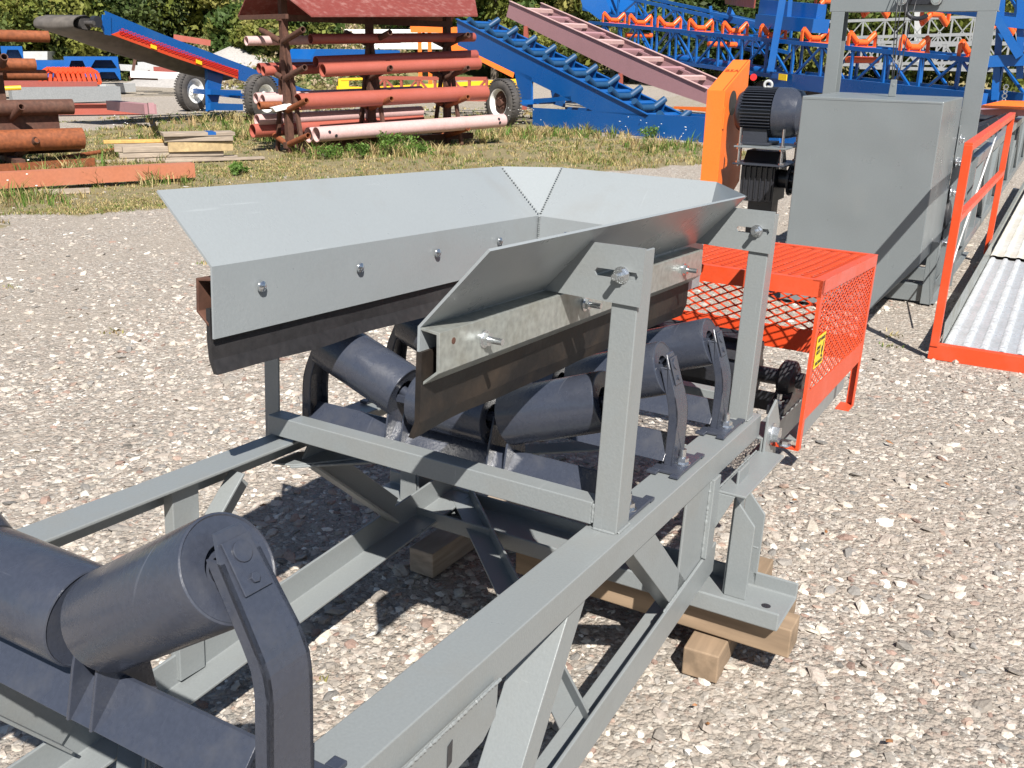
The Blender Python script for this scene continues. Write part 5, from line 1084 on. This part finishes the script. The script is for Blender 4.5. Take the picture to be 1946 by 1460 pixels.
# gravel heap
M['heap'] = tint_mat('heap_gravel', .95, .8, 14, var=.25)
hp_ = DP(455, 112, 50); gx_, gy_ = np.meshgrid(np.linspace(-7, 7, 50), np.linspace(-7, 7, 50), indexing='ij'); rr3 = np.hypot(gx_, gy_ * 1.1); hz = np.maximum(0, 1.9 - rr3 * .34) + .12 * vnoise(gx_ + 20, gy_ + 20, 1.2, 4) - .14
v = np.stack([gx_ + hp_.x, gy_ + hp_.y, hz], -1).reshape(-1, 3); i = np.arange(49)[:, None] * 50 + np.arange(49)[None]; f = np.stack([i, i + 50, i + 51, i + 1], -1).reshape(-1, 4)
np_mesh('gravel_heap', v, f, M['heap'], np.tile(np.array([[.36, .34, .32]]), (len(v), 1)), True, kind='stuff')
# grass: bent tapering blades
M['grass'] = tint_mat('grass_blades', .7, 0, 4, trans=.3, var=.1)
def blades(P, Hh, name, pal, wts, per=7, **kw):
    n = len(P) * per; p = np.repeat(P, per, 0) + rng.normal(0, .035, (n, 2)); h = np.repeat(Hh, per) * (.45 + .8 * rng.random(n)); a = rng.random(n) * 6.283; ln = h * (.2 + .9 * rng.random(n)); wd = .0022 + .0035 * rng.random(n) + h * .006
    wd *= np.clip(np.hypot(p[:, 0], p[:, 1]) / 12, 1, 2.5)
    dx, dy = np.cos(a), np.sin(a); px_, py_ = -dy, dx; z0 = gh(p[:, 0], p[:, 1]) - .005
    def ring(t, wf): return np.stack([p[:, 0] + dx * ln * t * t, p[:, 1] + dy * ln * t * t, z0 + h * t * (1 - .25 * t)], -1), wd * wf
    vs_ = []
    for t, wf in ((0, 1), (.5, .8)):
        c, ww = ring(t, wf); o_ = np.stack([px_ * ww, py_ * ww, ww * 0], -1); vs_ += [c - o_, c + o_]
    c, _ = ring(1, 0); vs_.append(c); v_ = np.stack(vs_, 1).reshape(-1, 3); b0 = np.arange(n)[:, None] * 5
    f3 = np.concatenate([b0 + np.array([[0, 1, 3]]), b0 + np.array([[0, 3, 2]]), b0 + np.array([[2, 3, 4]])], 0)
    tc_ = np.array(pal)[rng.choice(len(pal), len(P), p=wts)]; cl = np.repeat(tc_, per, 0) * (.7 + .6 * rng.random((n, 1))); return np_mesh(name, v_, f3, M['grass'], np.repeat(cl, 5, 0), **kw)
GP = [(.40, .31, .14), (.46, .38, .19), (.26, .24, .08), (.15, .20, .045), (.10, .16, .035), (.34, .24, .12)]; GW = [.24, .22, .17, .17, .10, .10]
P = screen_scatter(60000, 205, 425)[:, :2]; m_ = soil(P[:, 0], P[:, 1]) > .5; dn = vnoise(P[:, 0], P[:, 1], 1.1, 21); P = P[m_ & (rng.random(len(P)) < .10 + 1.0 * dn ** 2.0)]
hn = .02 + .09 * vnoise(P[:, 0], P[:, 1], .6, 22) ** 2 + .03 * (P[:, 0] > 9.5); blades(P, hn, 'grass', GP, GW, kind='stuff')
# taller weeds round rack and conveyor feet
WP = []
for px, py, k, s_ in ((760, 290, 160, 55), (600, 296, 70, 30), (690, 285, 60, 40), (930, 262, 120, 45), (1080, 255, 160, 60), (1250, 280, 120, 70), (470, 260, 160, 40), (350, 262, 90, 60), (250, 300, 60, 40), (150, 330, 70, 60), (420, 232, 100, 60), (60, 380, 60, 50), (300, 345, 60, 60)):
    for _ in range(k): q = G(px + random.gauss(0, s_), py + random.gauss(0, 5)); WP.append((q.x, q.y))
WP = np.array(WP); blades(WP, .08 + .26 * rng.random(len(WP)) ** 1.6, 'tall_weeds', GP + [(.10, .19, .03)], [.2, .15, .12, .15, .13, .1, .15], per=9, kind='stuff')
def weed(px, py, h, r, label):
    p = G(px, py); k = 10; c = np.stack([rng.normal(0, r * .45, k), rng.normal(0, r * .45, k), h * (.25 + .7 * rng.random(k))], 1); e = empty('leafy_weed', p, label, 'weed', 'leafy weeds before the rack')
    v_, f_, cl = leaves(c, np.full(k, r * .4), 520, .022, [(.10, .19, .03), (.14, .24, .05), (.07, .13, .02)]); np_mesh('foliage', v_, f_, M['leaf'], cl, parent=e)
    b = MB(); [b.cyl((0, 0, 0), tuple(c[i]), .004, 5, .002) for i in range(k)]; b.build('stem', M['bark'], e)
weed(742, 296, .36, .28, 'leafy green weed before the middle of the pipe rack'); weed(620, 300, .22, .30, 'low green weed at the left foot of the rack'); weed(690, 300, .20, .2, 'small green weed left of the middle weed'); weed(800, 294, .16, .25, 'low green weed right of the middle weed')
weed(245, 302, .2, .2, 'dark green weed left of the lumber pile'); weed(455, 330, .12, .15, 'small bright weed in the grass before the near conveyor'); weed(1230, 262, .2, .25, 'green weed at the foot of the blue base beam')
# small white flowers
fl = MB()
for _ in range(45):
    px, py = random.choice([(1010, 240), (1200, 262), (1230, 268), (240, 280), (420, 240), (960, 250), (1290, 282), (60, 380)]); q = G(px + random.gauss(0, 28), py + random.gauss(0, 5)); h = random.uniform(.15, .45); fl.cyl(q + Z * h, q + Z * (h + .01), .012, 6)
fl.build('flowers', M['white'], kind='stuff')
# scattered dry leaves
lf = MB()
for px, py in ((1690, 1408), (1130, 1395), (1320, 1340), (1530, 600), (1600, 705), (1640, 655), (1880, 640), (1510, 950), (1210, 750), (1345, 1375), (1690, 840), (1800, 920), (500, 960), (60, 1240), (1570, 1010)):
    q = G(px, py, .015); a = random.random() * 6; r = random.uniform(.010, .022); u, v2 = V((cos(a), sin(a), .3)) * r, V((-sin(a), cos(a), .1)) * r * .6
    lf.add([q - u, q - v2, q + Z * .006, q + v2, q + u], [(0, 1, 2), (0, 2, 3), (1, 4, 2), (2, 4, 3)])
lf.build('dry_leaves', mat('dry_leaf', (.24, .105, .04), .7, var=.2), kind='stuff')
# tufts in the gravel
tp_ = np.array([(G(px, py).x, G(px, py).y) for px, py in ((218, 629), (385, 500), (1570, 615), (1700, 635), (1690, 655), (25, 545), (560, 1300), (20, 375), (100, 345), (1300, 300))]); blades(np.repeat(tp_, 3, 0), np.full(len(tp_) * 3, .035), 'grass_tufts', GP, GW, per=9, kind='stuff')
